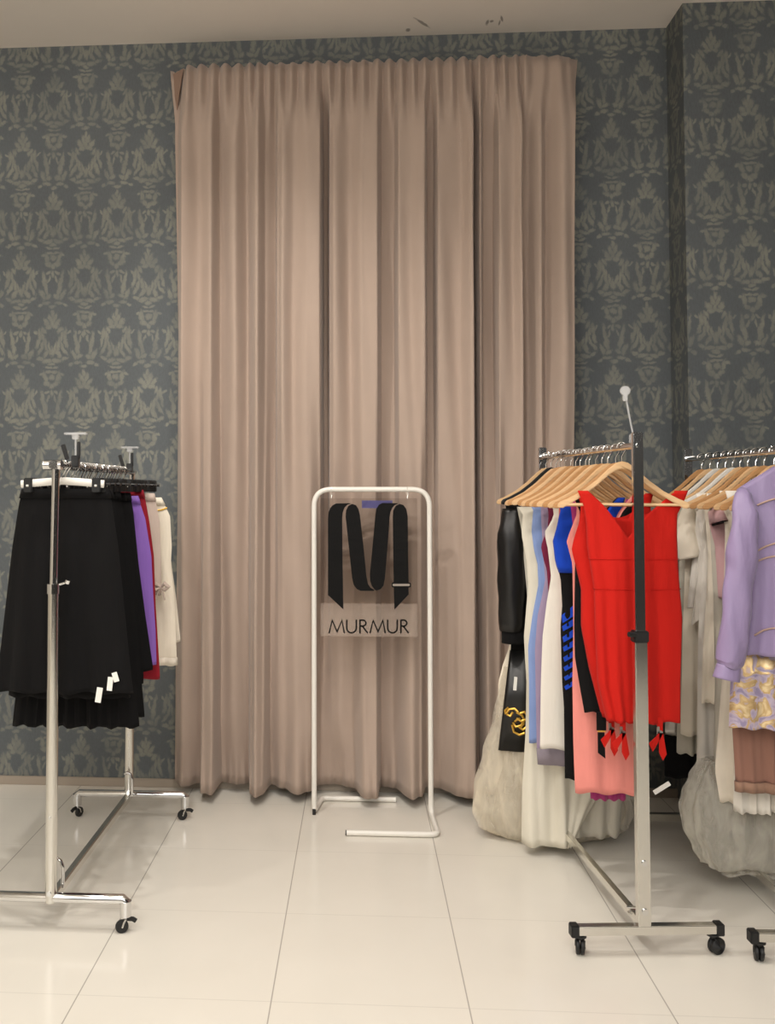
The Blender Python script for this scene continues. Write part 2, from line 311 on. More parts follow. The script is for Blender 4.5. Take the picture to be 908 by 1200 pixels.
# ---------------------------------------------------------------- setting
WY, CH = 4.95, 3.985
LX, RX, BY = -3.4, 3.2, -3.2
struct('floor', box(B(), LX-.1, RX+.1, BY-.1, WY+.1, -.1, 0), MAT['floor'])
struct('ceiling', box(B(), LX-.1, RX+.1, BY-.1, WY+.1, CH, CH+.1), MAT['ceiling'])
struct('wall_back', box(B(), LX-.1, 1.68, WY, WY+.1, 0, CH), MAT['wallpaper'])
struct('wall_pillar', box(B(), 1.615, RX+.1, 4.70, WY+.1, 0, CH), MAT['wallpaper'])
struct('wall_left', box(B(), LX-.1, LX, BY, WY, 0, CH), MAT['light_wall'])
struct('wall_right', box(B(), RX, RX+.1, BY, 4.7, 0, CH), MAT['dark_wall'])
struct('wall_front', box(B(), LX, RX, BY-.1, BY, 0, 2.25), MAT['dark_wall'])  # unseen; stops short to let world light in, dark for chrome reflections
bm = box(B(), LX, 1.615, WY-.012, WY, 0, .045, .003); struct('baseboard_back', bm, MAT['skirting'])
struct('baseboard_pillar', box(B(), 1.60, RX, 4.688, 4.70, 0, .045, .003), MAT['skirting'])

# ---------------------------------------------------------------- curtains
def profile(rows, Y=4.8):
    out = []
    for py, pts in rows:
        out.append((P(400, py, Y)[1], [(P(px, py, Y)[0], d) for px, d in pts]))
    out.sort(key=lambda r: -r[0]); return out
def ridges(lst, hi, lo):
    pts = []
    for i, x in enumerate(lst):
        pts.append((x, hi))
        if i < len(lst)-1: pts.append(((x+lst[i+1])/2, lo))
    return pts
A_top = [(195, .03), (206, .035), (214, .07)] + ridges([219, 234, 249, 263, 279, 292, 302, 315, 327, 341, 356, 370, 385, 398, 412, 425, 442, 456, 470, 484, 498, 512, 529, 544], .108, .076) + [(552, .075), (557, .05)]
A_up = [(203, .05), (210, .10), (219, .13), (227, .08), (234, .12), (241, .075), (249, .13), (258, .07), (268, .10), (277, .09), (290, .13), (297, .04), (303, .14), (309, .09), (315, .12), (320, .06), (328, .14), (341, .12), (350, .10), (371, .15), (376, .13), (378, .02), (381, .02), (385, .12), (395, .10), (404, .12), (412, .07), (425, .14), (441, .14), (446, .05), (456, .12), (463, .08), (470, .12), (476, .07), (484, .13), (496, .14), (500, .06), (504, .05), (512, .13), (525, .11), (534, .12), (545, .14), (553, .09), (557, .04)]
A_mid = [(206, .06), (216, .16), (233, .12), (249, .16), (257, .08), (276, .14), (289, .08), (303, .17), (311, .10), (322, .07), (327, .16), (333, .19), (345, .155), (362, .19), (375, .19), (378.5, .03), (384, .03), (387, .15), (392, .17), (410, .12), (425, .17), (441, .18), (447, .07), (462, .08), (467, .16), (480, .15), (496, .18), (501, .06), (508, .07), (513, .15), (538, .12), (552, .18), (556, .04)]
A_low = [(201, .03), (215, .13), (234, .08), (240, .19), (252, .21), (257, .07), (272, .10), (290, .08), (296, .18), (302, .22), (310, .19), (316, .09), (332, .13), (350, .17), (364, .17), (376, .06), (392, .10), (412, .11), (428, .20), (440, .20), (447, .07), (460, .09), (482, .22), (492, .19), (500, .08), (516, .10), (540, .17), (554, .19), (562, .05)]
A_hem = [(201, .04), (215, .12), (234, .05), (239, .20), (252, .22), (257, .03), (275, .07), (289, .05), (296, .20), (302, .24), (309, .21), (316, .06), (332, .11), (348, .20), (360, .16), (376, .04), (395, .04), (414, .09), (428, .23), (440, .23), (447, .05), (462, .08), (482, .23), (492, .19), (500, .05), (516, .07), (540, .19), (554, .20), (562, .05)]
def curtain(name, label, rows, xl, xr, ztop, hemz, m):
    prof = profile(rows)
    prof = [(z, [(x, d*(1 if i == 0 else 1.15 if z < .6 else 1.32)) for x, d in r]) for i, (z, r) in enumerate(prof)]
    zs = [r[0] for r in prof]
    NX = 560 if xr(2)-xl(2) > 1 else 240; NZ = 70
    bm = B(); grid = []
    for j in range(NZ+1):
        row = []
        tz = j/NZ
        for i in range(NX+1):
            u = i/NX
            z0 = ztop(u); z = z0 + (hemz - z0)*tz
            x = xl(z) + (xr(z)-xl(z))*u
            # depth by blending the measured profiles
            k = 0
            while k < len(zs)-2 and z < zs[k+1]: k += 1
            t = min(1, max(0, (zs[k]-z)/(zs[k]-zs[k+1]))); t = t*t*(3-2*t)
            d = sinterp(prof[k][1], x)*(1-t) + sinterp(prof[k+1][1], x)*t
            d += .004*sin(x*60+z*3)*min(1, (3.7-z)) + .003*sin(x*23-z*5)
            d -= .006*math.exp(-((z-(z0-.10))/.008)**2)      # heading seam
            d -= .004*math.exp(-((z-.17)/.006)**2)           # hem seam
            if z < .25: d += .005*sin(x*140+3*sin(x*9))*(.25-z)/.2
            row.append(bm.verts.new((x, WY - max(.012, d) - .012, z)))
        grid.append(row)
    for j in range(NZ):
        for i in range(NX): bm.faces.new((grid[j][i], grid[j][i+1], grid[j+1][i+1], grid[j+1][i]))
    o = obj(name, bm, m, None, True, 80)
    sm = o.modifiers.new('thickness', 'SOLIDIFY'); sm.thickness = .004; sm.offset = 0
    tag(o, label, 'curtain', None)
    return o
zt = P(400, 69, 4.8)[1]
def ztopA(u):
    x = P(195, 77, 4.8)[0]*(1-u) + P(557, 66, 4.8)[0]*u
    return 3.795 + .014*sqrt(abs(cos((x*1100/4.8+3)/14.2*pi)))
def edge(tab, Y=4.8):
    t = sorted([(P(px, py, Y)[1], P(px, py, Y)[0]) for px, py in tab]); return lambda z: interp(t, z)
xlA = edge([(195, 77), (199, 110), (203, 140), (205, 250), (207, 395), (205, 600), (202, 760), (201, 920)])
xrA = edge([(557, 66), (557, 395), (560, 600), (563, 800), (564, 930)])
cA = curtain('curtain', 'wide rose-beige curtain panel left of the split, behind the white stand',
    [(70, A_top), (88, A_top), (160, [(x, .03+d*.72) for x, d in A_mid]), (380, A_mid), (840, A_low), (925, A_hem)], xlA, xrA, ztopA, .050, MAT['curtain'])
B_top = [(556, .05)] + ridges([562, 579, 591, 605, 616], .108, .078) + [(626, .085), (637, .10), (646, .085), (656, .10), (668, .07), (682, .03)]
B_up = [(556, .05), (562, .12), (569, .06), (579, .10), (585, .05), (591, .11), (597, .07), (607, .13), (610, .05), (617, .10), (633, .11), (640, .08), (656, .10), (664, .06), (672, .04)]
B_mid = [(556, .04), (562, .14), (567, .06), (580, .05), (584, .14), (600, .12), (610, .15), (613, .05), (620, .06), (633, .12), (641, .06), (659, .14), (671, .12)]
B_low = [(562, .03), (572, .14), (584, .12), (594, .06), (610, .14), (632, .08), (650, .15), (671, .08)]
def ztopB(u):
    x = P(557, 66, 4.8)[0]*(1-u) + P(682, 62, 4.8)[0]*u
    return 3.80 + (.013 if u < .5 else .006)*sqrt(abs(cos((x*1100/4.8+5)/14*pi)))
xlB = edge([(556, 66), (556, 395), (558, 600), (561, 800), (562, 930)])
xrB = edge([(682, 62), (677, 100), (673, 150), (672, 395), (672, 600), (674, 930)])
cB = curtain('curtain', 'narrower rose-beige curtain panel at the right end, behind the right-hand clothes rack', [(70, B_top), (88, B_top), (160, [(x, .03+d*.72) for x, d in B_mid]), (380, B_mid), (840, B_low)], xlB, xrB, ztopB, .050, MAT['curtain'])
# turned-back top corner at the left end and the heading cord
bm = B(); z0 = 3.79
for q in [[(P(196,77,4.8)[0], 4.915, z0), (P(213,76,4.8)[0], 4.85, z0+.005), (P(207,110,4.8)[0], 4.86, 3.64), (P(203,128,4.8)[0], 4.885, 3.56), (P(199,100,4.8)[0], 4.905, 3.68)]]:
    bm.faces.new([bm.verts.new(v) for v in q])
r = bmesh.ops.extrude_face_region(bm, geom=bm.faces[:]); bmesh.ops.translate(bm, vec=(0, -.005, 0), verts=[v for v in r['geom'] if isinstance(v, bmesh.types.BMVert)])
tag(obj('folded_corner', bm, MAT['curtain_back'], cA), 'turned-back top corner showing the darker lining')
bm = box(B(), -.98, 1.12, WY-.05, WY, 3.765, 3.785); tr = obj('curtain_track', bm, MAT['white_plastic'], None, False); tag(tr, 'slim ceiling-height track behind the top edge of the curtains', 'curtain track')

# ---------------------------------------------------------------- clothes racks
def caster(parent, x, y, r, rot, chrome, topz):
    """swivel caster: part 'caster' with fork and wheel"""
    bm = B(); tube(bm, [(x, y, topz), (x, y, topz-.006)], r*.75, 14)
    tube(bm, [(x, y, topz-.004), (x, y, r*1.9)], .006, 8)
    c, s = cos(rot), sin(rot)
    for sd in (-1, 1):
        ox, oy = -s*sd*r*.5, c*sd*r*.5
        pts = [(x+ox*.6, y+oy*.6, r*2.05), (x+ox+c*r*.3, y+oy+s*r*.3, r*1.7), (x+ox+c*r*.55, y+oy+s*r*.55, r*.95)]
        tube(bm, pts, .0035, 6)
    ca = obj('caster', bm, MAT['chrome'] if chrome else MAT['rubber'], parent)
    for sd in ((-.28, .28) if not chrome else (0,)):
        bm = B(); w = r*.22 if not chrome else r*.3
        wx, wy = x + c*r*.55 - s*sd*r, y + s*r*.55 + c*sd*r
        prof = [(-w, r*.55), (-w, r*.9), (-w*.6, r), (w*.6, r), (w, r*.9), (w, r*.55)]
        tube(bm, [(wx - s*q, wy + c*q, r) for q, _ in prof], [k for _, k in prof], 22)
        obj('wheel', bm, MAT['rubber'], ca)
    if chrome:
        bm = B(); tube(bm, [(x, y, r*2.1), (x-c*r*1.1, y-s*r*1.1, r*1.9), (x-c*r*1.6, y-s*r*1.6, r*1.55)], .004, 6, True, .009); obj('brake_lever', bm, MAT['rubber'], ca)
    return ca
# left rack: round chrome tube
r1 = empty('clothes_rack', (-1.09, 3.33, 0), 'chrome round-tube clothes rack on the left holding black skirts', 'clothes rack')
RY0, RY1, RX1 = 3.33, 4.47, -1.09
def L1(o): o.location = (1.09, -3.33, 0); return o
for nm, y in (('front', RY0), ('far', RY1)):
    L1(obj('upper_post', tube(B(), [(RX1-.005, y, 1.20), (RX1, y, 1.652)], .0155, 18), MAT['chrome'], r1))
    lp = L1(obj('lower_post', tube(B(), [(RX1-.005, y, .10), (RX1-.005, y, 1.215)], .021, 20), MAT['steel'], r1))
    bm = tube(B(), [(RX1-.005, y, 1.19), (RX1-.005, y, 1.225)], .0245, 20); L1(obj('collar', bm, MAT['chrome'], r1))
    bm = tube(B(), [(RX1-.005+.02, y-.002, 1.222), (RX1+.045, y-.006, 1.232)], .005, 8); tube(bm, [(RX1+.045, y-.006, 1.228), (RX1+.05, y-.008, 1.24)], .010, 10); L1(obj('height_knob', bm, MAT['chrome'], r1))
    x0, x1, zb = RX1-.255, RX1+.265, .115
    pts = [(x0, y, .062), (x0, y, zb-.006), (x0+.008, y, zb)] + [(x1-.008, y, zb), (x1, y, zb-.006), (x1, y, .062)]
    L1(obj('base_bar', tube(B(), pts, .0175, 16), MAT['chrome'], r1))
    for x in (x0, x1): L1(obj('end_socket', tube(B(), [(x, y, .11), (x, y, .058)], .0205, 16), MAT['chrome'], r1))
    for x in (x0, x1): L1(caster(r1, x, y, .023, radians(200) if x == x1 else radians(60), True, .066))
    for zq, rq in ((.135, .0085), (.40, .005)): L1(obj('bolt', tube(B(), [(RX1-.005, y-.024, zq), (RX1-.005, y-.019, zq)], rq, 12), MAT['chrome'], r1))
    yy = y+.05 if y == RY0 else y-.05
    pts = [(RX1+.022, yy, .13), (RX1+.022, yy, .20), (RX1+.014, yy, .222), (RX1, yy, .232), (RX1-.014, yy, .222)]
    L1(obj('locking_hook', tube(B(), pts, .007, 10), MAT['chrome'], r1))
L1(obj('hanging_rail', tube(B(), [(RX1, RY0-.04, 1.652), (RX1, RY1+.03, 1.652)], .0155, 18), MAT['chrome'], r1))
bm = tube(B(), [(RX1-.045, RY0, 1.652), (RX1+.02, RY0, 1.652)], .019, 16); L1(obj('rail_joint', bm, MAT['chrome'], r1))
L1(obj('bottom_bar', box(B(), RX1-.014, RX1+.014, RY0, RY1, .098, .13, .004), MAT['steel'], r1))

def flat_rack(loc, label, dx, rx_, top):
    """right-hand racks: rectangular tube; loc = front post foot; dx = sideways drift of the far end"""
    root = empty('clothes_rack', (loc[0], loc[1], 0), label, 'clothes rack', None, math.atan2(-dx, 1.12))
    LN = 1.14
    for y in (0, LN):
        obj('upper_post', box(B(), -.0175, .0175, y-.011, y+.011, 1.05, top+.045, .003), MAT['chrome'], root)
        obj('lower_post', box(B(), -.0215, .0215, y-.015, y+.015, .085, 1.055, .003), MAT['steel'], root)
        bm = box(B(), -.026, .026, y-.020, y+.020, 1.045, 1.085, .004); obj('collar', bm, MAT['rubber'], root)
        bm = tube(B(), [(-.02, y-.018, 1.072), (-.046, y-.022, 1.075)], .009, 10); obj('height_knob', bm, MAT['rubber'], root)
        for zq, rq, yq in ((top, .008, .011), (.15, .010, .015), (.31, .009, .015)): obj('bolt', tube(B(), [(0, y-yq, zq), (0, y-yq-.005, zq)], rq, 12), MAT['chrome'], root)
        obj('base_bar', box(B(), -.225, .245, y-.016, y+.016, .072, .102, .002), MAT['steel'], root)
        for sx in (-1, 1):
            x = -.235 if sx < 0 else .255
            obj('end_cap', box(B(), x-.014, x+.014, y-.019, y+.019, .066, .106, .003), MAT['rubber'], root)
            caster(root, x+.02*(-sx), y, .028, radians(75 if sx < 0 else 20), False, .07)
    tube_ = tube(B(), [(0, -.005, top), (0, LN+.005, top)], .0125, 16); obj('hanging_rail', tube_, MAT['chrome'], root)
    obj('bottom_bar', box(B(), -.011, .011, 0, LN, .085, .115, .002), MAT['steel'], root)
    bm = tube(B(), [(-.018, .09, .12), (0, .05, .135), (.0, .015, .105)], .006, 8); tube(bm, [(-.018, .09, .10), (.018, .09, .12)], .006, 8)
    obj('locking_hook', bm, MAT['chrome'], root)
    return root
R2X, R2Y, R2T = .953, 3.28, 1.715
r2 = flat_rack((R2X, R2Y), 'square-tube clothes rack on black casters holding the red dress, right of centre', -.10, 0, R2T)
R3X, R3Y, R3T = 1.535, 3.26, 1.705
r3 = flat_rack((R3X, R3Y), 'clothes rack at the right edge holding the lilac blouse', -.03, 0, R3T)
def rx2(Y): return R2X - .10*(Y-R2Y)/1.12
def rx3(Y): return R3X - .03*(Y-R3Y)/1.12

# ---------------------------------------------------------------- hangers
HTOP = [(0, -.050), (.02, -.055), (.045, -.075), (.09, -.118), (.14, -.157), (.19, -.184), (.215, -.194), (.226, -.206)]
HBOT = [(.222, -.217), (.205, -.217), (.185, -.205), (.14, -.177), (.09, -.139), (.045, -.098), (.02, -.082), (0, -.077)]
def hook_pts(r=.0175, drop=-.052):
    pts = [(0, 0, drop), (0, 0, drop+.018), (.004, 0, drop+.026)]
    for i in range(13):
        a = radians(-50 + 240*i/12); pts.append((r*cos(a), 0, r*sin(a)))
    return pts
def wooden_hanger(name='wooden_hanger', m=None):
    t = bpy.data.objects.new(name, None); COL.objects.link(t); t.empty_display_size = .05
    half = HTOP + HBOT; poly = half + [(-x, z) for x, z in half[::-1][1:-1]]
    bm = prism(B(), poly, -.0055, .0055); bmesh.ops.bevel(bm, geom=[e for e in bm.edges if e.is_boundary or len(e.link_faces) == 2 and e.calc_face_angle(0) > .9], offset=.003, segments=2, affect='EDGES')
    obj('shoulder_bar', bm, m or MAT['wood'], t, True, 35)
    obj('trouser_bar', tube(B(), [(-.198, 0, -.205), (.198, 0, -.205)], .0055, 10), m or MAT['wood'], t)
    obj('hook', tube(B(), hook_pts(), .0022, 6), MAT['chrome'], t)
    return t
def clip_hanger(name, m, hw=.17, th=.006):
    t = bpy.data.objects.new(name, None); COL.objects.link(t)
    bm = tube(B(), [(-hw, 0, -.068), (-hw*.4, 0, -.060), (0, 0, -.056), (hw*.4, 0, -.060), (hw, 0, -.068)], .0065, 8, True, th); obj('bar', bm, m, t)
    obj('hook', tube(B(), hook_pts(.0185, -.056), .0024, 6), MAT['chrome'], t)
    for sx in (-1, 1):
        x = sx*hw*.82; bm = box(B(), x-.016, x+.016, -.012, -.003, -.098, -.045, .003); box(bm, x-.016, x+.016, .003, .012, -.098, -.045, .003)
        c = obj('clip', bm, MAT['black_plastic'], t)
        bm = tube(B(), [(x-.004, -.014, -.074), (x+.004, -.014, -.074)], .004, 8); obj('spring', bm, MAT['white_plastic'], c)
    return t
def dup(root, loc, rz, label, cat, group=None):
    r = root.copy(); COL.objects.link(r); r.location = loc; r.rotation_euler = (0, 0, rz); tag(r, label, cat, group)
    for ch in root.children:
        c = ch.copy(); COL.objects.link(c); c.parent = r
        for g in ch.children:
            d = g.copy(); COL.objects.link(d); d.parent = c
    return r
proto = {}
def hang(kind, loc, rz, label, group):
    group = group or ('clip hangers on the left rail' if loc[0] < 0 else 'hangers on the rightmost rail' if loc[0] > 1.2 else 'hangers on the right-hand rail')
    if kind not in proto:
        t = {'wood': lambda: wooden_hanger(), 'maple': lambda: wooden_hanger('wooden_hanger', MAT['wood_dark']), 'black_wood': lambda: wooden_hanger('black_hanger', MAT['black_plastic']), 'padded': lambda: wooden_hanger('white_hanger', MAT['white_plastic']),
             'clip': lambda: clip_hanger('clip_hanger', MAT['black_plastic']), 'white_clip': lambda: clip_hanger('white_clip_hanger', MAT['white_plastic'], .155, .014)}[kind]()
        proto[kind] = t; t.location = loc; t.rotation_euler = (0, 0, rz); return tag(t, label, 'hanger', group)
    return dup(proto[kind], loc, rz, label, 'hanger', group)

# ---------------------------------------------------------------- garments
def vneck(depth, uo=.78): return lambda u: -depth*max(0, 1-abs(u)/uo)
def rneck(depth, uo=.6): return lambda u: -depth*sqrt(max(0, 1-(u/uo)**2)) if abs(u) < uo else 0
def slope(k, nk=.035, uo=.35): return lambda u: -(k*max(0, (abs(u)-uo)/(1-uo))) - nk*(1 if abs(u) < uo*.9 else 0)*sqrt(max(0, 1-(u/uo)**2))
flat = lambda u: 0
class G:
    """a hanging garment: front and back cloth, side edges taken from a width table"""
    def __init__(s, name, label, cat, mat, Y, cx, L=None, R=None, hem=None, neck=flat, back=None, thick=.022, folds=(3, .006), flare=1.0, hemwave=.004, rz=0, seed=0, group=None, pleat=0, zpleat=1.5, xoff=0, parent=None, nu=44, nv=44, solid=.0022):
        rnd = random.Random(seed+int(Y*1000)); s.Y = Y; s.cx = cx
        zl = sorted([(P(px, py, Y)[1], cx-P(px, py, Y)[0]) for py, px in L]) if L else None
        zr = sorted([(P(px, py, Y)[1], P(px, py, Y)[0]-cx) for py, px in R]) if R else None
        zl = zl or zr; zr = zr or zl; s.zl, s.zr = zl, zr
        ztop = max(zl[-1][0], zr[-1][0]) if False else zl[-1][0]
        zb = hem if hem is not None else min(zl[0][0], zr[0][0])
        thick *= .8; flare = 1+(flare-1)*.6; s.zt, s.zb, s.thick = ztop, zb, thick
        nf, am = folds; ph = [rnd.uniform(0, 6.28) for _ in range(6)]
        def wid(z, sd): return interp(zr if sd > 0 else zl, z)
        def fold(u, z, side):
            t = max(0, min(1, (ztop-z)/(ztop-zb+1e-6)))
            g = am*(.15+.85*t**1.2)
            v = sin(nf*pi*u+ph[0]+side)*.6 + sin(nf*1.7*pi*u+ph[1]+z*2)*.4 + .3*sin(nf*.6*pi*u + z*7+ph[2])
            if pleat:
                q = (u*pleat + .15*sin(u*5)) % 1; v = v*.4 + (abs(q-.5)*4-1)*(.9 if z < ztop-.08 else .3)
            return g*v
        s.fold = fold; s.wid = wid
        def pt(u, z, side):
            w = wid(z, 1 if u > 0 else -1)
            e = sqrt(max(0, 1-abs(u)**2.4))
            t = max(0, min(1, (ztop-z)/(ztop-zb+1e-6)))
            th = thick*(.35+.65*min(1, t*3))*(1 + (flare-1)*t)
            y = side*th*e + fold(u, z, side)*(.3+.7*e if abs(u) < 1 else .3)
            if abs(u) == 1: y = fold(u, z, 0)*.3
            return (u*w, y, z)
        s.pt = pt
        bm = B(); back = back or neck; edges = {}
        for side, nk in ((-1, neck), (1, back)):
            g = []
            for i in range(nu+1):
                u = -1+2*i/nu; col = []
                # cosine spacing tightens towards the edges
                u = max(-1, min(1, u*1.0)); zt_ = ztop + nk(u)
                for j in range(nv+1):
                    tt = j/nv; z = zt_ + (zb-zt_)*tt
                    if abs(u) == 1 and side == 1: col.append(edges[(u, j)]); continue
                    x, y, _ = pt(u, z, side)
                    zz = z + tt**6*hemwave*sin(nf*pi*u*1.3+ph[3]+side)
                    v = bm.verts.new((x, y, zz)); col.append(v)
                    if abs(u) == 1: edges[(u, j)] = v
                g.append(col)
            for i in range(nu):
                for j in range(nv):
                    try: bm.faces.new((g[i][j], g[i+1][j], g[i+1][j+1], g[i][j+1]))
                    except ValueError: pass
        bmesh.ops.remove_doubles(bm, verts=bm.verts[:], dist=1e-5)
        o = obj(name, bm, mat, parent, True, 70); s.o = o
        so = o.modifiers.new('cloth', 'SOLIDIFY'); so.thickness = solid; so.offset = 0
        if parent is None:
            group = group or (('skirts hanging on the left rack' if cx < 0 else 'garments on the rightmost rack' if cx > 1.2 else 'garments on the right-hand rack'))
            o.location = (cx, Y, 0); o.rotation_euler = (0, 0, rz); tag(o, label, cat, group)
        elif label: tag(o, label)
    def front(s, px, py, off=.004):
        """local point on the front cloth under a photo reading"""
        x, z = P(px, py, s.Y); x -= s.cx
        w = s.wid(z, 1 if x > 0 else -1); u = max(-.999, min(.999, x/w)); p = s.pt(u, z, -1); return (x, p[1]-off, z)
def sleeve(g, pts, rad, m, ry=None, name='sleeve', cap=False, fold=0):
    """pts local to the garment"""
    n = len(pts); P2 = []; R2 = []; RY = []
    for i in range(n-1):
        for k in range(6):
            t = k/6; P2.append(Vector(pts[i]).lerp(Vector(pts[i+1]), t)); R2.append(rad[i]*(1-t)+rad[i+1]*t); RY.append((ry or rad)[i]*(1-t)+(ry or rad)[i+1]*t)
    P2.append(Vector(pts[-1])); R2.append(rad[-1]); RY.append((ry or rad)[-1])
    bm = tube(B(), P2, R2, 20, cap, RY)
    if fold:
        for v in bm.verts: v.co.y += fold*sin(v.co.x*90+v.co.z*9); v.co.x += fold*.6*sin(v.co.z*38+v.co.y*60)
    o = obj(name, bm, m, g.o, True, 75); so = o.modifiers.new('cloth', 'SOLIDIFY'); so.thickness = .002; return o
def band(g, name, z0, z1, m, off=.003, label=None, sides=(-1, 1)):
    """strip of trim lying on the cloth between two heights"""
    bm = B(); rings = []
    us = [(-1+2*i/44) for i in range(45)]
    loop = [(u, -1) for u in us] + ([(u, 1) for u in us[::-1]][1:-1] if len(sides) == 2 else [])
    for z in (z0, z1):
        rg = []
        for u, sd in loop:
            x, y, zz = g.pt(u, z, sd); k = off if abs(u) < 1 else 0
            rg.append(bm.verts.new((x*1.012, y + sd*off, z)))
        rings.append(rg)
    n = len(loop)
    for i in range(n if len(sides) == 2 else n-1): bm.faces.new((rings[0][i], rings[0][(i+1) % n], rings[1][(i+1) % n], rings[1][i]))
    o = obj(name, bm, m, g.o, True, 70); so = o.modifiers.new('cloth', 'SOLIDIFY'); so.thickness = .003; so.offset = 1
    if label: tag(o, label)
    return o
def ribbon(g, name, pts, w, m, label=None, d=.002):
    bm = B(); a = []
    for (x, y, z), k in zip(pts, w): a.append([bm.verts.new((x-k/2, y-d, z)), bm.verts.new((x+k/2, y-d, z)), bm.verts.new((x+k/2, y, z)), bm.verts.new((x-k/2, y, z))])
    for p, q in zip(a, a[1:]):
        for i in range(4): bm.faces.new((p[i], p[(i+1) % 4], q[(i+1) % 4], q[i]))
    bm.faces.new(a[0][::-1]); bm.faces.new(a[-1]); o = obj(name, bm, m, g.o, False)
    if label: tag(o, label)
    return o
def tags(g, px, py, w=.018, h=.04, tilt=.2, label='small white price tag'):
    x, y, z = g.front(px, py, .012); bm = box(B(), -w/2, w/2, -.001, .001, -h/2, h/2, .0005)
    bmesh.ops.rotate(bm, cent=(0, 0, 0), matrix=Matrix.Rotation(tilt, 3, 'Y'), verts=bm.verts[:]); bmesh.ops.translate(bm, vec=(x, y, z), verts=bm.verts[:])
    o = obj('price_tag', bm, MAT['tag'], g.o, False); tag(o, label); return o

# ---- left rack: skirts (clip hangers)
X1 = RX1
GL = 'clip hangers on the left rack'
def skirt(name, label, mat, Y, R, hempy, **k):
    wide = k.pop('waist', None)
    g = G(name, label, 'skirt', mat, Y, X1, R=R, hem=P(100, hempy, Y)[1], **k)
    band(g, 'waistband', g.zt-.035, g.zt-.001, mat if wide is None else wide)
    return g
k1 = skirt('skirt', 'long plain black A-line skirt at the near end of the left rack', MAT['black'], 3.44, [(573, 127), (590, 131), (640, 138), (700, 144), (760, 150), (811, 156)], 811, folds=(3, .018), thick=.03, flare=1.3)
hang('white_clip', (X1, 3.405, 1.652), .02, 'white clip hanger nearest the front of the left rail', None)
hang('clip', (X1, 3.44, 1.652), -.03, 'black clip hanger holding the nearest black skirt', None)
k2 = skirt('skirt', 'black skirt second from the front of the left rack, mostly hidden', MAT['black'], 3.51, [(574, 131), (600, 136), (700, 146), (817, 153)], 817, folds=(4, .014), thick=.022, flare=1.2)
k3 = skirt('pleated_skirt', 'longest black pleated skirt whose ragged hem shows beneath the others on the left rack', MAT['black2'], 3.59, [(575, 135), (600, 139), (700, 150), (800, 158), (850, 163)], 851, folds=(5, .012), thick=.022, flare=1.3, pleat=16, hemwave=.005)
k4 = skirt('pleated_skirt', 'black fine-pleated skirt reaching nearly as low, behind the longest pleated one', MAT['black2'], 3.67, [(576, 140), (600, 144), (700, 156), (780, 164), (836, 169)], 838, folds=(5, .012), thick=.022, flare=1.3, pleat=18, hemwave=.005)
k5 = skirt('skirt', 'black gathered skirt in the middle of the left rack', MAT['black'], 3.75, [(577, 146), (600, 150), (700, 160), (790, 168)], 800, folds=(6, .014), thick=.022, flare=1.2)
k6 = skirt('skirt', 'flared black skirt just before the violet one on the left rack', MAT['black'], 3.83, [(577, 152), (600, 156), (660, 162), (720, 170), (781, 179)], 785, folds=(4, .016), thick=.022, flare=1.3)
k7 = skirt('skirt', 'violet satin pencil skirt on the left rack', MAT['purple'], 3.93, [(581, 161), (596, 166), (608, 170), (651, 177), (693, 179), (740, 182), (775, 183)], 777, folds=(2, .006), thick=.02)
k8 = skirt('skirt', 'crimson skirt peeking out behind the violet skirt', MAT['darkred'], 4.02, [(574, 167), (590, 171), (613, 175), (651, 180), (707, 182), (789, 187)], 794, folds=(2, .006), thick=.02)
k9 = skirt('skirt', 'taupe satin skirt with a tied bow on the left rack', MAT['beige'], 4.10, [(578, 180), (596, 184), (613, 187), (650, 188), (700, 189)], 697, folds=(3, .006), thick=.02)
k10 = skirt('skirt', 'cream satin skirt near the far end of the left rack', MAT['cream'], 4.20, [(583, 188), (594, 194), (605, 199), (640, 201), (661, 200), (700, 204), (776, 207)], 778, folds=(4, .010), thick=.022, flare=1.3)
k11 = skirt('skirt', 'white flared skirt last on the left rack, its corner beside the curtain', MAT['creamlace'], 4.30, [(585, 184), (640, 198), (700, 206), (749, 211)], 751, folds=(5, .014), thick=.02, flare=1.4)
lh = {3.51: k2, 3.59: k3, 3.67: k4, 3.75: k5, 3.83: k6, 3.93: k7, 4.02: k8, 4.10: k9, 4.20: k10, 4.30: k11}
lnames = ['second black skirt', 'longest pleated skirt', 'fine-pleated skirt', 'gathered black skirt', 'flared black skirt', 'violet skirt', 'crimson skirt', 'taupe skirt', 'cream satin skirt', 'white flared skirt']
for (y, g), nme in zip(lh.items(), lnames): hang('clip', (X1, y, 1.652), random.uniform(-.05, .05), 'black clip hanger holding the %s on the left rack' % nme, None)
for i in range(9): hang('clip', (X1, 3.55+i*.085, 1.652), random.uniform(-.2, .2), 'spare black clip hanger crowded between the skirts on the left rail', 'spare clip hangers on the left rail')
# bow on the taupe skirt
bx, by, bz = k9.front(189, 688, .012); bm = B()
for sx in (-1, 1):
    tube(bm, [(bx, by, bz), (bx+sx*.02, by-.01, bz+.018), (bx+sx*.034, by-.008, bz+.004), (bx+sx*.02, by-.006, bz-.01), (bx, by, bz)], [.004, .010, .012, .009, .004], 8)
    tube(bm, [(bx, by, bz), (bx+sx*.014, by-.004, bz-.03), (bx+sx*.018, by-.002, bz-.055)], [.004, .008, .009], 8, True, [.003, .003, .003])
tag(obj('bow', bm, MAT['beige'], k9.o), 'tied bow of shiny taupe satin')
bm = tube(B(), [tuple(k10.front(x, 599-abs(x-186)*.4, .002)) for x in (178, 184, 190, 196)], .004, 6); tag(obj('belt_clip', bm, MAT['gold'], k10.o), 'small gold clasp at the waist')
tags(k1, 119, 812, .022, .055, .15); tags(k1, 132, 799, .02, .05, .1); tags(k1, 138.5, 791, .02, .035, -.3)
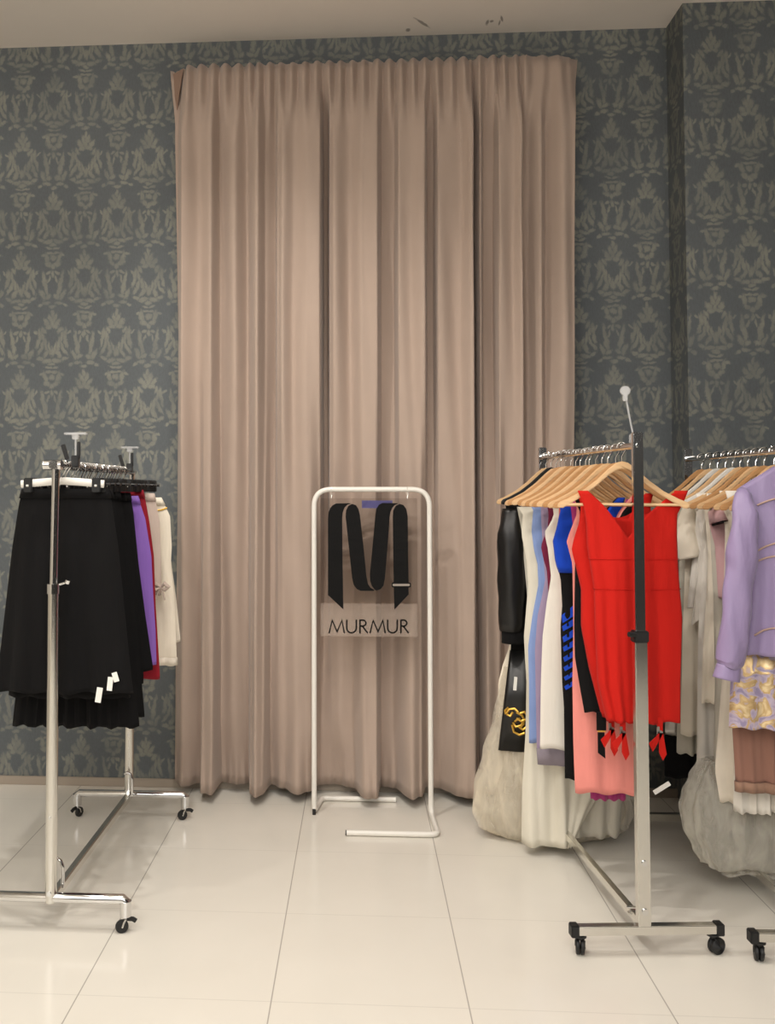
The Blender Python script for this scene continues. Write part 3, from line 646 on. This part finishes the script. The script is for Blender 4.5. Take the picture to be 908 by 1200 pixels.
band(k10, 'lace_hem', k10.zb, k10.zb+.035, MAT['creamlace'], .004)

# ---- clear sign holders clamped to the rails
def holder(x, y, z, h, label, tshape, lean=0, n=1):
    t = empty('sign_holder', (x, y, z), label, 'sign holder')
    bm = box(B(), -.014, .014, -.012, .012, -.02, .024, .003); obj('clamp', bm, MAT['black_plastic'] if tshape else MAT['clear'], t)
    if tshape:
        bm = box(B(), -.036, -.020, -.004, .004, .010, .07, .002); bmesh.ops.rotate(bm, cent=(-.02, 0, 0), matrix=Matrix.Rotation(-.30, 3, 'Y'), verts=bm.verts[:]); obj('grip', bm, MAT['black_plastic'], t)
        bm = box(B(), .006, .018, -.004, .004, .01, .075, .002); obj('grip', bm, MAT['black_plastic'], t)
    obj('stem', tube(B(), [(0, 0, .01), (lean*.5, 0, h*.5), (lean, 0, h)], .0035, 8), MAT['clear'], t)
    bm = B()
    if tshape: box(bm, lean-.042, lean+.042, -.012, .012, h-.004, h+.004, .002); box(bm, lean-.012, lean+.012, -.008, .008, h-.022, h, .002)
    else: tube(bm, [(lean, -.006, h+.006), (lean, .006, h+.006)], .017, 16); box(bm, lean-.008, lean+.008, -.006, .006, h-.03, h-.008, .002)
    obj('head', bm, MAT['clear'], t); return t
holder(X1+.04, 3.43, 1.667, .105, 'clear T-shaped sign holder in a black clamp at the near end of the left rail', True)
holder(X1+.005, 4.40, 1.665, .10, 'clear sign holder in a black clamp at the far end of the left rail', True)
holder(R2X+.012, 3.36, 1.735, .17, 'clear stalk sign holder standing on the right-hand rail beside its front post', False, -.028)

# ---- right rack
def dress(label, mat, Y, L, hempy, cat='dress', name='dress', rack=rx2, **k):
    return G(name, label, cat, mat, Y, rack(Y)+k.pop('dx', 0), L=L, hem=P(700, hempy, Y)[1], **k)
YA = 3.42
ra = dress('bright red V-neck bodycon dress at the front of the right-hand rack, behind the post', MAT['red'], YA,
  [(575, 677), (592, 684), (612, 687), (640, 688), (665, 692), (690, 696), (734, 697), (800, 700), (845, 711)], 844, R=[(575, 806), (590, 800), (603, 793), (630, 793), (661, 794), (690, 796), (724, 799), (758, 798), (800, 797), (845, 797)], dx=.01,
  neck=vneck(.168, .80), back=rneck(.10, .80), thick=.045, folds=(3, .011), nu=80, nv=60)
for zpy in (655, 690): band(ra, 'seam', P(740, zpy, YA)[1], P(740, zpy, YA)[1]+.0022, MAT['red'], .0002, sides=(-1,))
rb = dress('second red dress, close behind the front red one and showing along its left side', MAT['red'], 3.49, [(578, 677), (592, 681), (612, 679), (630, 673), (644, 670), (660, 674), (690, 681), (734, 681), (782, 690), (843, 706)], 841, neck=vneck(.15), back=rneck(.09, .8), thick=.04, folds=(2, .008))
bk = dress('black dress behind the two red dresses with strap tabs below its hem', MAT['black'], 3.555, [(582, 672), (600, 680), (640, 676), (661, 674), (734, 673), (770, 674), (800, 679), (833, 685)], 834, neck=vneck(.15), thick=.025)
pk = dress('salmon pink dress whose slit hem shows below the red dress', MAT['pink'], 3.62, [(580, 672), (600, 677), (634, 664), (661, 671), (734, 672), (800, 671), (870, 672), (925, 674)], 928, neck=vneck(.14), thick=.03, folds=(2, .008), dx=.015, hemwave=.006)
mg = dress('magenta dress showing as a thin hem just under the pink dress', MAT['magenta'], 3.69, [(585, 668), (620, 672), (700, 684), (800, 688), (938, 692)], 936, thick=.02, dx=.03, neck=rneck(.10))
tags(mg, 774, 922, .018, .07, 1.0)
bb = dress('black dress with cobalt blue bodice and blue zigzag side panel', MAT['black'], 3.76, [(583, 652), (597, 657), (620, 652), (634, 648), (660, 651), (676, 657), (710, 659), (734, 657), (770, 658), (800, 659), (828, 661), (912, 662)], 913, neck=vneck(.15), thick=.03)
zc = P(700, 671, 3.76)[1]
bm = B(); G_ = []
for i in range(41):
    u = -1+2*i/40; zt_ = bb.zt+vneck(.15)(u); c = []
    for j in range(13):
        z = zt_+(zc-zt_)*j/12; x, y, _ = bb.pt(u, z, -1); c.append(bm.verts.new((x*1.01, y-.004, z)))
    G_.append(c)
for i in range(40):
    for j in range(12): bm.faces.new((G_[i][j], G_[i+1][j], G_[i+1][j+1], G_[i][j+1]))
o = obj('bodice', bm, MAT['blue'], bb.o, True, 70); o.modifiers.new('cloth', 'SOLIDIFY').thickness = .002; tag(o, 'cobalt blue bodice with straps')
bm = B()
for i, (py, h) in enumerate([(712, 16), (728, 10), (740, 11), (753, 9), (765, 9), (777, 8), (789, 7), (800, 7)]):
    q = [bb.front(657.5+i*.4, py+h*.55, .005), bb.front(672, py-5, .005), bb.front(672, py-5+h*.8, .005), bb.front(658.5+i*.5, py+h*1.1, .005)]
    f = bm.faces.new([bm.verts.new(v) for v in q])
r = bmesh.ops.extrude_face_region(bm, geom=bm.faces[:]); bmesh.ops.translate(bm, vec=(0, -.002, 0), verts=[v for v in r['geom'] if isinstance(v, bmesh.types.BMVert)])
tag(obj('zigzag_panel', bm, MAT['blue'], bb.o, False), 'cobalt zigzag stripes on the hip')
cr = dress('coral strappy dress glimpsed between the blue and white dresses', MAT['coral'], 3.81, [(590, 655), (607, 655), (632, 650), (660, 657), (800, 668)], 800, neck=vneck(.16), thick=.018)
wh = dress('ivory sleeveless dress ending at a straight hem in the middle of the right-hand rack', MAT['white'], 3.88, [(590, 645), (600, 650), (612, 646), (624, 638), (642, 642), (676, 646), (705, 641), (746, 636), (800, 634), (876, 633)], 878, neck=rneck(.12), thick=.03, folds=(2, .008))
bu = dress('burgundy dress of which a sliver shows beside the ivory dress', MAT['burgundy'], 3.94, [(590, 641), (602, 643), (618, 642), (640, 634), (655, 637), (668, 641), (800, 650)], 800, neck=vneck(.12), thick=.018)
mv = dress('mauve dress with grey-lilac lace hem behind the ivory dress', MAT['mauve'], 4.0, [(590, 634), (600, 634), (640, 636), (680, 639), (700, 635), (722, 630), (760, 627), (870, 629), (896, 631)], 896, neck=vneck(.14), thick=.022)
band(mv, 'lace_hem', mv.zb-.002, mv.zb+.065, MAT['taupe'], .003, 'grey-lilac lace hem')
pw = dress('periwinkle blue satin dress between the mauve and cream dresses', MAT['periwinkle'], 4.07, [(592, 622), (598, 625), (622, 623), (645, 626), (661, 630), (685, 631), (722, 624), (758, 619), (800, 620), (869, 620)], 871, neck=rneck(.10), thick=.022)
cd = dress('long cream gown reaching almost to the floor on the right-hand rack', MAT['creamdress'], 4.15, [(594, 607), (600, 613), (625, 611), (656, 617), (685, 619), (722, 616), (746, 614), (800, 617), (860, 616), (923, 612), (985, 611)], 990, neck=rneck(.10), thick=.04, flare=1.7, folds=(3, .020), R=[(594, 760), (640, 752), (700, 748), (860, 742), (990, 668)])
cg = dress('second cream gown, its shorter pale hem showing right of the long one', MAT['grey'], 4.21, [(594, 606), (620, 611), (700, 618), (985, 625)], 978, neck=rneck(.10), thick=.04, flare=1.5, folds=(6, .024), R=[(594, 752), (640, 745), (700, 740), (860, 735), (985, 726)], hemwave=.006)
lj = dress('black leather-sleeved jacket dress near the far end of the right-hand rack', MAT['black'], 4.28, [(590, 592), (600, 594), (640, 598), (700, 600), (757, 599), (800, 595), (834, 591), (877, 585)], 880, neck=vneck(.10), thick=.03, folds=(3, .008))
lj_sk = band(lj, 'leather_panel', P(600, 879, 4.28)[1], P(600, 762, 4.28)[1], MAT['leather'], .005, 'glossy leather skirt panel')
sx0 = P(592, 598, 4.28)[0]-lj.cx
def lp_(px, py, y): q = P(px, py, 4.28); return (q[0]-lj.cx, y, q[1])
sleeve(lj, [lp_(600, 597, -.02), lp_(598, 625, -.03), lp_(598, 680, -.035), lp_(598, 738, -.035)], [.04, .055, .055, .050], MAT['leather'], [.045, .062, .062, .055], fold=.004)
sleeve(lj, [lp_(599, 737, -.035), lp_(599, 752, -.035)], [.045, .045], MAT['black'], [.048, .048], 'cuff')
bm = B()
def gp(px, py): return lj.front(px, py, .012)
for pts in ([(592, 836), (596, 830), (602, 829), (606, 833)], [(592, 836), (591, 832), (595, 828)], [(604, 833), (610, 836), (613, 842), (609, 848), (603, 850), (600, 845)], [(599, 848), (601, 856), (607, 859), (613, 857)], [(604, 840), (609, 843), (614, 841)], [(606, 849), (611, 853), (615, 850)], [(600, 833), (597, 838), (593, 836)], [(602, 844), (607, 840), (612, 846), (608, 851)], [(608, 834), (613, 832), (616, 836)]):
    tube(bm, [gp(*p) for p in pts], .0055, 6)
tag(obj('embroidery', bm, MAT['gold'], lj.o), 'gold scroll embroidery on the leather')
tags(lj, 603, 800, .016, .06, .1)
# tulle gown: layered translucent skirt
tu = dress('puffy cream tulle gown at the far end of the right-hand rack', MAT['cream'], 4.36, [(596, 597), (640, 602), (740, 600), (760, 596), (780, 589), (800, 584), (840, 584)], 850, neck=rneck(.1), thick=.03, name='tulle_gown')
def puff(parent, prof, cx, cy, m, seed, scale=1., depth=.45, name='tulle_layer'):
    """puffed skirt layer: prof rows of (z, halfwidth)"""
    rnd = random.Random(seed); bm = B(); rings = []; ph = [rnd.uniform(0, 6.28) for _ in range(5)]
    zs = [p[0] for p in prof]; tab = sorted(prof); zt_, zb = max(zs), min(zs)
    for j in range(49):
        z = zt_+(zb-zt_)*j/48; w = sinterp(tab, z)*scale; rg = []
        for i in range(72):
            a = 2*pi*i/72; k = 1 + .045*sin(9*a+ph[0]+z*3)+.03*sin(21*a+ph[1]-z*4)+.03*sin(3*a+ph[2]+z*7)+.02*sin(37*a+ph[4]+z*2)
            rg.append(bm.verts.new((cx+w*k*cos(a), cy+w*k*depth*sin(a), z + .010*sin(5*a+ph[3])*j/48)))
        rings.append(rg)
    for a, b in zip(rings, rings[1:]):
        for i in range(72): bm.faces.new((a[i], a[(i+1) % 72], b[(i+1) % 72], b[i]))
    return obj(name, bm, m, parent, True, 80)
def prof_px(L, Y, cx): return [(P(px, py, Y)[1], cx-P(px, py, Y)[0]) for py, px in L]
Lt = [(780, 590), (800, 586), (840, 580), (880, 570), (920, 559), (945, 555), (965, 562), (975, 580), (978, 612)]
pr = prof_px(Lt, 4.36, tu.cx)
for i, sc in enumerate((1., .93, .85, .76)): puff(tu.o, pr, 0, -.02, MAT['tulle'], i+3, sc, .36)
# hangers for the right rack
order = [(YA, 'red dress at the front'), (3.49, 'second red dress'), (3.555, 'black dress'), (3.62, 'salmon pink dress'), (3.69, 'magenta dress'), (3.76, 'black and cobalt dress'), (3.81, 'coral dress'), (3.88, 'ivory dress'), (3.94, 'burgundy dress'), (4.0, 'mauve dress'), (4.07, 'periwinkle dress'), (4.15, 'long cream gown'), (4.21, 'second cream gown')]
for k, (y, nme) in enumerate(order): hang(('wood', 'maple')[k % 2], (rx2(y)+random.uniform(-.004, .004), y, R2T+random.uniform(-.004, .0)), random.uniform(-.13, .09), 'beech wooden hanger holding the %s on the right-hand rack' % nme, None)
hang('black_wood', (rx2(4.28), 4.28, R2T), .02, 'black hanger holding the leather-sleeved jacket dress', None)
hang('wood', (rx2(4.36), 4.36, R2T), 0, 'beech wooden hanger holding the tulle gown', None)
# garter straps under red and black hems
def garter(g, px, py, c, lab, cl='pale grey'):
    x, z = P(px, py, g.Y); x -= g.cx; y = -.03
    zt_ = g.zb+.02
    ribbon(g, 'garter_strap', [(x, y, zt_), (x-.001, y, z-.012)], [.020, .020], c, lab)
    bm = tube(B(), [(x, y-.006, z), (x, y-.001, z)], .009, 12); box(bm, x-.012, x-.002, y-.006, y-.002, z-.004, z+.022, .001); obj('garter_clip', bm, MAT['silver'], g.o)
    bm = B()
    for (dx, dz, w) in ((-.028, -.052, .026), (.006, -.082, .026)):
        prism(bm, [(x-.005, z), (x+.008, z), (x+dx+w/2, z+dz+.01), (x+dx, z+dz-.012), (x+dx-w/2, z+dz+.016)], y-.010, y-.007)
    obj('ribbon_tails', bm, c, g.o, False)
garter(ra, 727, 856, MAT['red'], 'red garter strap with ribbon tails'); garter(ra, 770, 856, MAT['red'], 'red garter strap with ribbon tails')
garter(rb, 714, 852, MAT['red'], 'red garter strap with ribbon tails')
for px in (699, 742):
    x, z = P(px, 836, 3.555); x -= bk.cx
    bm = B(); prism(bm, [(x-.017, z+.02), (x+.017, z+.02), (x+.017, z-.045), (x-.017, z-.045)], -.068, -.065); obj('garter_strap', bm, MAT['black'], bk.o, False)
    bm = B(); prism(bm, [(x-.014, z-.052), (x+.010, z-.052), (x+.012, z-.145), (x-.014, z-.125)], -.071, -.068); obj('garter_strap', bm, MAT['black'], bk.o, False)
    obj('garter_ring', tube(B(), [(x-.014, -.069, z-.048), (x+.014, -.069, z-.048)], .003, 8), MAT['gold'], bk.o)

# ---- far right rack
def rg(label, mat, Y, L, hempy, cat, name, **k):
    return G(name, label, cat, mat, Y, rx3(Y)+k.pop('dx', 0), L=L, hem=P(880, hempy, Y)[1], **k)
pb = rg('lilac satin blouse with puffed long sleeve at the right edge', MAT['lilac'], 3.42, [(546, 863), (575, 863), (600, 872), (640, 876), (700, 877), (765, 868)], 767, 'blouse', 'blouse', neck=slope(.085, .03, .3), thick=.045, folds=(3, .014), nu=60)
def lq(g, px, py, y): q = P(px, py, g.Y); return (q[0]-g.cx, y, q[1])
Yb = pb
sleeve(pb, [lq(pb, 868, 573, -.005), lq(pb, 867, 580, -.025), lq(pb, 867, 600, -.045), lq(pb, 861, 650, -.06), lq(pb, 855, 700, -.065), lq(pb, 851, 745, -.065), lq(pb, 847, 772, -.06), lq(pb, 845, 778, -.06)],
       [.008, .022, .030, .034, .036, .040, .040, .030], MAT['lilac'], [.010, .030, .044, .052, .050, .048, .046, .036], fold=.005)
sleeve(pb, [lq(pb, 846, 776, -.06), lq(pb, 843, 792, -.06)], [.028, .032], MAT['lilac'], [.040, .046], 'cuff')
for (a, b) in (((884, 592), (915, 583)), ((884, 645), (915, 633)), ((884, 657), (915, 650)), ((880, 743), (915, 732))):
    bm = tube(B(), [pb.front(a[0]+(b[0]-a[0])*t/6, a[1]+(b[1]-a[1])*t/6 - 2*sin(pi*t/6), .004) for t in range(7)], .005, 6, True, .003); tag(obj('trim', bm, MAT['tan'], pb.o), 'thin tan braid stripe')
bs = rg('short lilac and gold brocade skirt hanging under the lilac blouse', MAT['brocade'], 3.49, [(755, 864), (770, 860), (800, 856), (851, 854)], 852, 'skirt', 'skirt', thick=.05, folds=(4, .008), flare=1.1)
br = rg('cocoa brown skirt hanging below the brocade skirt', MAT['brown'], 3.56, [(700, 868), (780, 862), (852, 858), (900, 861), (925, 862)], 916, 'skirt', 'skirt', thick=.03, folds=(5, .010))
band(br, 'lace_hem', br.zb-.035, br.zb+.002, MAT['brownlace'], .001, 'lighter ragged lace edge')
w1 = rg('long ivory tiered dress with the lowest white hem at the right edge', MAT['white'], 3.64, [(575, 850), (620, 862), (800, 862), (944, 860)], 951, 'dress', 'dress', thick=.035, folds=(6, .016), neck=rneck(.1), hemwave=.004)
w2 = rg('ivory dress with a frilled lace edge below the cuff of the lilac blouse', MAT['creamlace'], 3.71, [(575, 843), (620, 850), (800, 846), (855, 842), (902, 838), (941, 844)], 940, 'dress', 'dress', thick=.03, folds=(6, .016), neck=rneck(.1))
dp = rg('dusty pink satin top with a dark lining beside the lilac sleeve', MAT['dustypink'], 3.78, [(572, 834), (590, 836), (613, 831), (640, 838), (700, 842)], 700, 'top', 'top', thick=.03, neck=slope(.06))
cf = B(); tube(cf, [lq(dp, 836, 598, -.03), lq(dp, 838, 612, -.04)], [.045, .048], 18, False, [.03, .034]); o = obj('cuff', cf, MAT['dustypink'], dp.o); o.modifiers.new('cloth', 'SOLIDIFY').thickness = .002
cf = B(); tube(cf, [lq(dp, 839, 611.5, -.041), lq(dp, 839.4, 613, -.042)], [.044, .044], 18, True, [.03, .03]); tag(obj('lining', cf, MAT['black'], dp.o), 'dark brown lining inside the sleeve opening')
w3 = rg('ivory blouse with white tiers, its layered hem beside the lilac cuff', MAT['cream'], 3.85, [(578, 823), (600, 826), (650, 830), (700, 828), (760, 824), (823, 822)], 824, 'blouse', 'blouse', thick=.035, folds=(5, .016), neck=rneck(.1), hemwave=.005)
w4 = rg('narrow ivory panel dress hanging long below the layered blouse', MAT['white'], 3.92, [(578, 816), (640, 822), (760, 818), (928, 816)], 928, 'dress', 'dress', thick=.03, folds=(4, .012), neck=rneck(.1))
w5 = rg('white flowing top with a pointed handkerchief drape', MAT['white'], 3.99, [(585, 810), (600, 816), (640, 813), (680, 808), (729, 803)], 712, 'top', 'top', thick=.05, folds=(3, .020), neck=slope(.05))
# handkerchief point
bm = B(); pts = [(812, 640), (822, 575), (832, 600), (830, 640), (828, 700), (831, 707), (826, 709), (828, 716), (815, 722), (803, 730), (806, 705)]
c = [(P(px, py, 3.99)[0]-w5.cx, P(px, py, 3.99)[1]) for px, py in pts]; prism(bm, c, -.075, -.072)
bmesh.ops.subdivide_edges(bm, edges=bm.edges[:], cuts=2, use_grid_fill=True)
for v in bm.verts: v.co.y += .008*sin(v.co.x*60+v.co.z*4)
obj('drape', bm, MAT['white'], w5.o)
w6 = rg('cream short-sleeved blouse next to the red dress on the rightmost rack', MAT['cream'], 4.07, [(585, 800), (600, 802), (660, 803), (760, 800), (884, 797)], 862, 'blouse', 'blouse', thick=.035, folds=(5, .016), neck=slope(.05), dx=.02)
sleeve(w6, [lq(w6, 806, 592, -.01), lq(w6, 803, 610, -.03), lq(w6, 801, 632, -.045), lq(w6, 806, 652, -.05)], [.02, .035, .05, .058], MAT['cream'], [.02, .04, .055, .062], fold=.003)
w7 = rg('pale grey-ivory long dress behind the cream blouse on the rightmost rack', MAT['grey'], 4.15, [(588, 792), (640, 796), (760, 796), (879, 793)], 884, 'dress', 'dress', thick=.03, folds=(6, .016), neck=rneck(.1), hemwave=.005)
bd = rg('black dress hanging at the far end of the rightmost rack', MAT['black2'], 4.24, [(588, 780), (700, 784), (860, 779), (912, 779)], 912, 'dress', 'dress', thick=.03, neck=vneck(.12))
sv = rg('silver sequinned top whose hem glints between the red dress and the whites', MAT['silver'], 4.19, [(590, 784), (760, 786), (845, 780), (863, 779)], 863, 'top', 'top', thick=.02, neck=rneck(.1), pleat=24)
# puffed grey tulle petticoat
pt_ = rg('ivory gown with puffed grey tulle skirt, low on the rightmost rack', MAT['grey'], 3.80, [(578, 830), (700, 836), (800, 838), (915, 836)], 915, 'dress', 'tulle_gown', thick=.03, neck=rneck(.1))
Lp = [(890, 822), (910, 812), (930, 803), (945, 799), (970, 802), (995, 812), (1012, 822), (1020, 838), (1016, 860)]
pr = prof_px(Lp, 3.80, pt_.cx)
for i, sc in enumerate((1., .92, .82)): puff(pt_.o, pr, 0, 0, MAT['greytulle'], 30+i, sc, .40)
nm3 = [(3.42, 'lilac blouse'), (3.49, 'brocade skirt'), (3.56, 'cocoa skirt'), (3.64, 'long ivory tiered dress'), (3.71, 'lace-edged ivory dress'), (3.78, 'dusty pink top'), (3.85, 'layered ivory blouse'), (3.92, 'narrow ivory dress'), (3.99, 'handkerchief top'), (4.07, 'cream short-sleeved blouse'), (4.15, 'grey-ivory dress'), (4.24, 'black dress')]
for k, (y, n_) in enumerate(nm3): hang('padded' if y in (3.92, 4.07) else ('wood', 'maple')[k % 2], (rx3(y), y, R3T), random.uniform(-.13, .09), ('white' if y in (3.92, 4.07) else 'pale wooden')+' hanger holding the %s on the rightmost rack' % n_, None)

# ---------------------------------------------------------------- white stand and its hanging acrylic sign
FY = 4.58
xa = P(368, 760, FY)[0]; xb = P(504, 760, FY)[0]; ztp = P(436, 573.5, FY)[1]
st = empty('display_stand', ((xa+xb)/2, FY, 0), 'white bent-tube frame stand in front of the curtain carrying the sign', 'display stand')
ox = -(xa+xb)/2
def fillet(pts, r, n=8):
    pts = [Vector(p) for p in pts]; out = [pts[0]]
    for a, b, c in zip(pts, pts[1:], pts[2:]):
        d1 = (a-b).normalized(); d2 = (c-b).normalized(); p0 = b+d1*r; p1 = b+d2*r
        for i in range(n+1):
            t = i/n; out.append(p0*(1-t)**2 + b*2*t*(1-t) + p1*t*t)
    out.append(pts[-1]); return out
rt = .0125
upper = fillet([(xa+ox, 0, .03), (xa+ox, 0, ztp), (xb+ox, 0, ztp), (xb+ox, 0, .03)], .085, 12)
obj('frame', tube(B(), upper, rt, 16), MAT['white_metal'], st)
g0 = Vector((xb+ox, 0, .05))
foot = fillet([(xb+ox, 0, .09), (xb+ox+.002, 0, .016), (xb+ox+.012, -.27, .014), (xb+ox-.40, -.27, .014)], .045, 8)
obj('foot', tube(B(), foot, rt, 14), MAT['white_metal'], st)
foot = fillet([(xa+ox, 0, .09), (xa+ox, 0, .016), (xa+ox+.03, .20, .014), (xa+ox+.40, .20, .014)], .035, 8)
obj('foot', tube(B(), foot, rt, 14), MAT['white_metal'], st)
tag(obj('end_plug', tube(B(), [(xb+ox-.405, -.27, .014), (xb+ox-.398, -.27, .014)], rt*.92, 14), MAT['rubber'], st), 'black plug in the tube end')
tag(obj('foot_pad', tube(B(), [(xa+ox, 0, 0), (xa+ox, 0, .03)], .009, 10), MAT['rubber'], st), 'small black foot under the post')

SYp = 4.58
def q(px, py): return P(px, py, SYp)
sx0, szb = q(375.5, 745.5); sx1, szt = q(488.5, 584)
sg = empty('hanging_sign', ((sx0+sx1)/2, SYp, szb), 'clear acrylic panel with black folded-ribbon letter M and lettering, hanging in the white stand', 'sign')
scx = (sx0+sx1)/2
def sgm(bm, name, m, smooth=False, label=None):
    bmesh.ops.translate(bm, vec=(-scx, 0, -szb), verts=bm.verts[:]); o = obj(name, bm, m, sg, smooth)
    if label: tag(o, label)
    return o
sgm(box(B(), sx0, sx1, -.0025, .0025, szb, szt, .0008), 'acrylic_sheet', MAT['acrylic'])
fx0, fz1 = q(376, 722); sgm(box(B(), sx0+.001, sx1-.001, -.0034, -.0027, szb+.001, q(400, 707)[1]), 'film_with_reflection', MAT['film'], label='faintly milky film strip behind the lettering, partly a painted reflection')  # film strip whose pale tint also stands in for a reflection
def lc(x, y): return q(360+x/6.053, 570+y/6.053)
RIB = [
 [(147,770),(147,225),(150,185),(162,155),(180,133),(205,121),(300,119),(312,122),(285,130),(265,150),(252,185),(248,230),(250,500),(256,872)],
 [(318,124),(345,133),(363,160),(374,205),(400,440),(420,640),(430,690),(448,718),(478,735),(470,741),(380,741),(352,728),(330,700),(318,650),(300,480),(272,215),(275,170),(292,137)],
 [(490,739),(520,728),(540,703),(550,655),(565,480),(580,280),(584,215),(590,180),(604,150),(622,131),(645,122),(635,119),(532,118),(508,130),(490,158),(483,200),(465,400),(444,620),(446,670),(456,702),(476,730)],
 [(655,124),(682,132),(702,160),(712,210),(715,500),(720,765),(618,872),(612,680),(606,215),(609,170),(628,137)]]
bm = B()
for poly in RIB: prism(bm, [lc(*p) for p in poly], -.0045, -.0028)
sgm(bm, 'logo', MAT['ink'])
bm = B(); prism(bm, [lc(*p) for p in [(604,680),(728,680),(735,688),(735,708),(728,716),(604,716),(598,708),(598,688)]], -.0058, -.0048); sgm(bm, 'buckle', MAT['ink'])
bm = B(); prism(bm, [lc(*p) for p in [(608,690),(724,690),(727,698),(724,706),(608,706),(605,698)]], -.0068, -.006); tag(sgm(bm, 'buckle_bar', MAT['ink_grey']), 'grey bar across the buckle')
def stroke(bm, pts, w):
    """even stroke through crop points"""
    pts = [Vector(lc(*p)) for p in pts]; L_, R_ = [], []
    for i, p in enumerate(pts):
        a = pts[i-1] if i else p; b = pts[i+1] if i < len(pts)-1 else p
        d1 = (p-a).normalized() if i else (b-p).normalized(); d2 = (b-p).normalized() if i < len(pts)-1 else d1
        n1 = Vector((-d1.y, d1.x)); n2 = Vector((-d2.y, d2.x)); m_ = (n1+n2); m_ = m_.normalized() if m_.length > 1e-6 else n1
        k = min(2.2, 1/max(.3, m_.dot(n1))); L_.append(p+m_*w*k); R_.append(p-m_*w*k)
    prism(bm, [tuple(v) for v in L_+R_[::-1]], -.0048, -.0036)
bm = B(); sw = .0037
def LM(x): stroke(bm, [(x, 1040), (x+22, 950), (x+57, 1030), (x+91, 950), (x+108, 1040)], sw)
def LU(x):
    pts = [(x, 944), (x, 1000)] + [(x+34-34*cos(pi*t/10), 1003+35*sin(pi*t/10)) for t in range(1, 10)] + [(x+68, 1000), (x+68, 944)]; stroke(bm, pts, sw)
def LR(x):
    stroke(bm, [(x, 1042), (x, 944)], sw); stroke(bm, [(x, 948), (x+20, 948)] + [(x+20+22*sin(pi*t/8), 969-21*cos(pi*t/8)) for t in range(1, 8)] + [(x+20, 990), (x, 990)], sw); stroke(bm, [(x+16, 990), (x+55, 1040)], sw)
LM(155); LU(280); LR(374); LM(445); LU(570); LR(664)
sgm(bm, 'lettering', MAT['ink'])
wires = B()
for px in (388, 477):
    x, z = q(px, 574); tube(wires, [(x, -.014, ztp), (x-.004, 0, ztp-.018), (x, 0, szt-.006)], .0012, 5); tube(wires, [(x, .014, ztp), (x+.004, 0, ztp-.018), (x, 0, szt-.006)], .0012, 5); tube(wires, [(x, -.014, ztp), (x, -.010, ztp+.012), (x, .010, ztp+.012), (x, .014, ztp)], .0012, 5)
sgm(wires, 'hanging_wire', MAT['steel'], True)
sgm(box(B(), q(424, 600)[0], q(460, 600)[0], .0028, .0042, q(424, 595.5)[1], q(424, 586.5)[1]), 'painted_reflection', MAT['violet_reflection'], label='pale violet reflection painted as a strip at the top edge of the panel')  # flat violet strip painted in place of a reflection on the acrylic
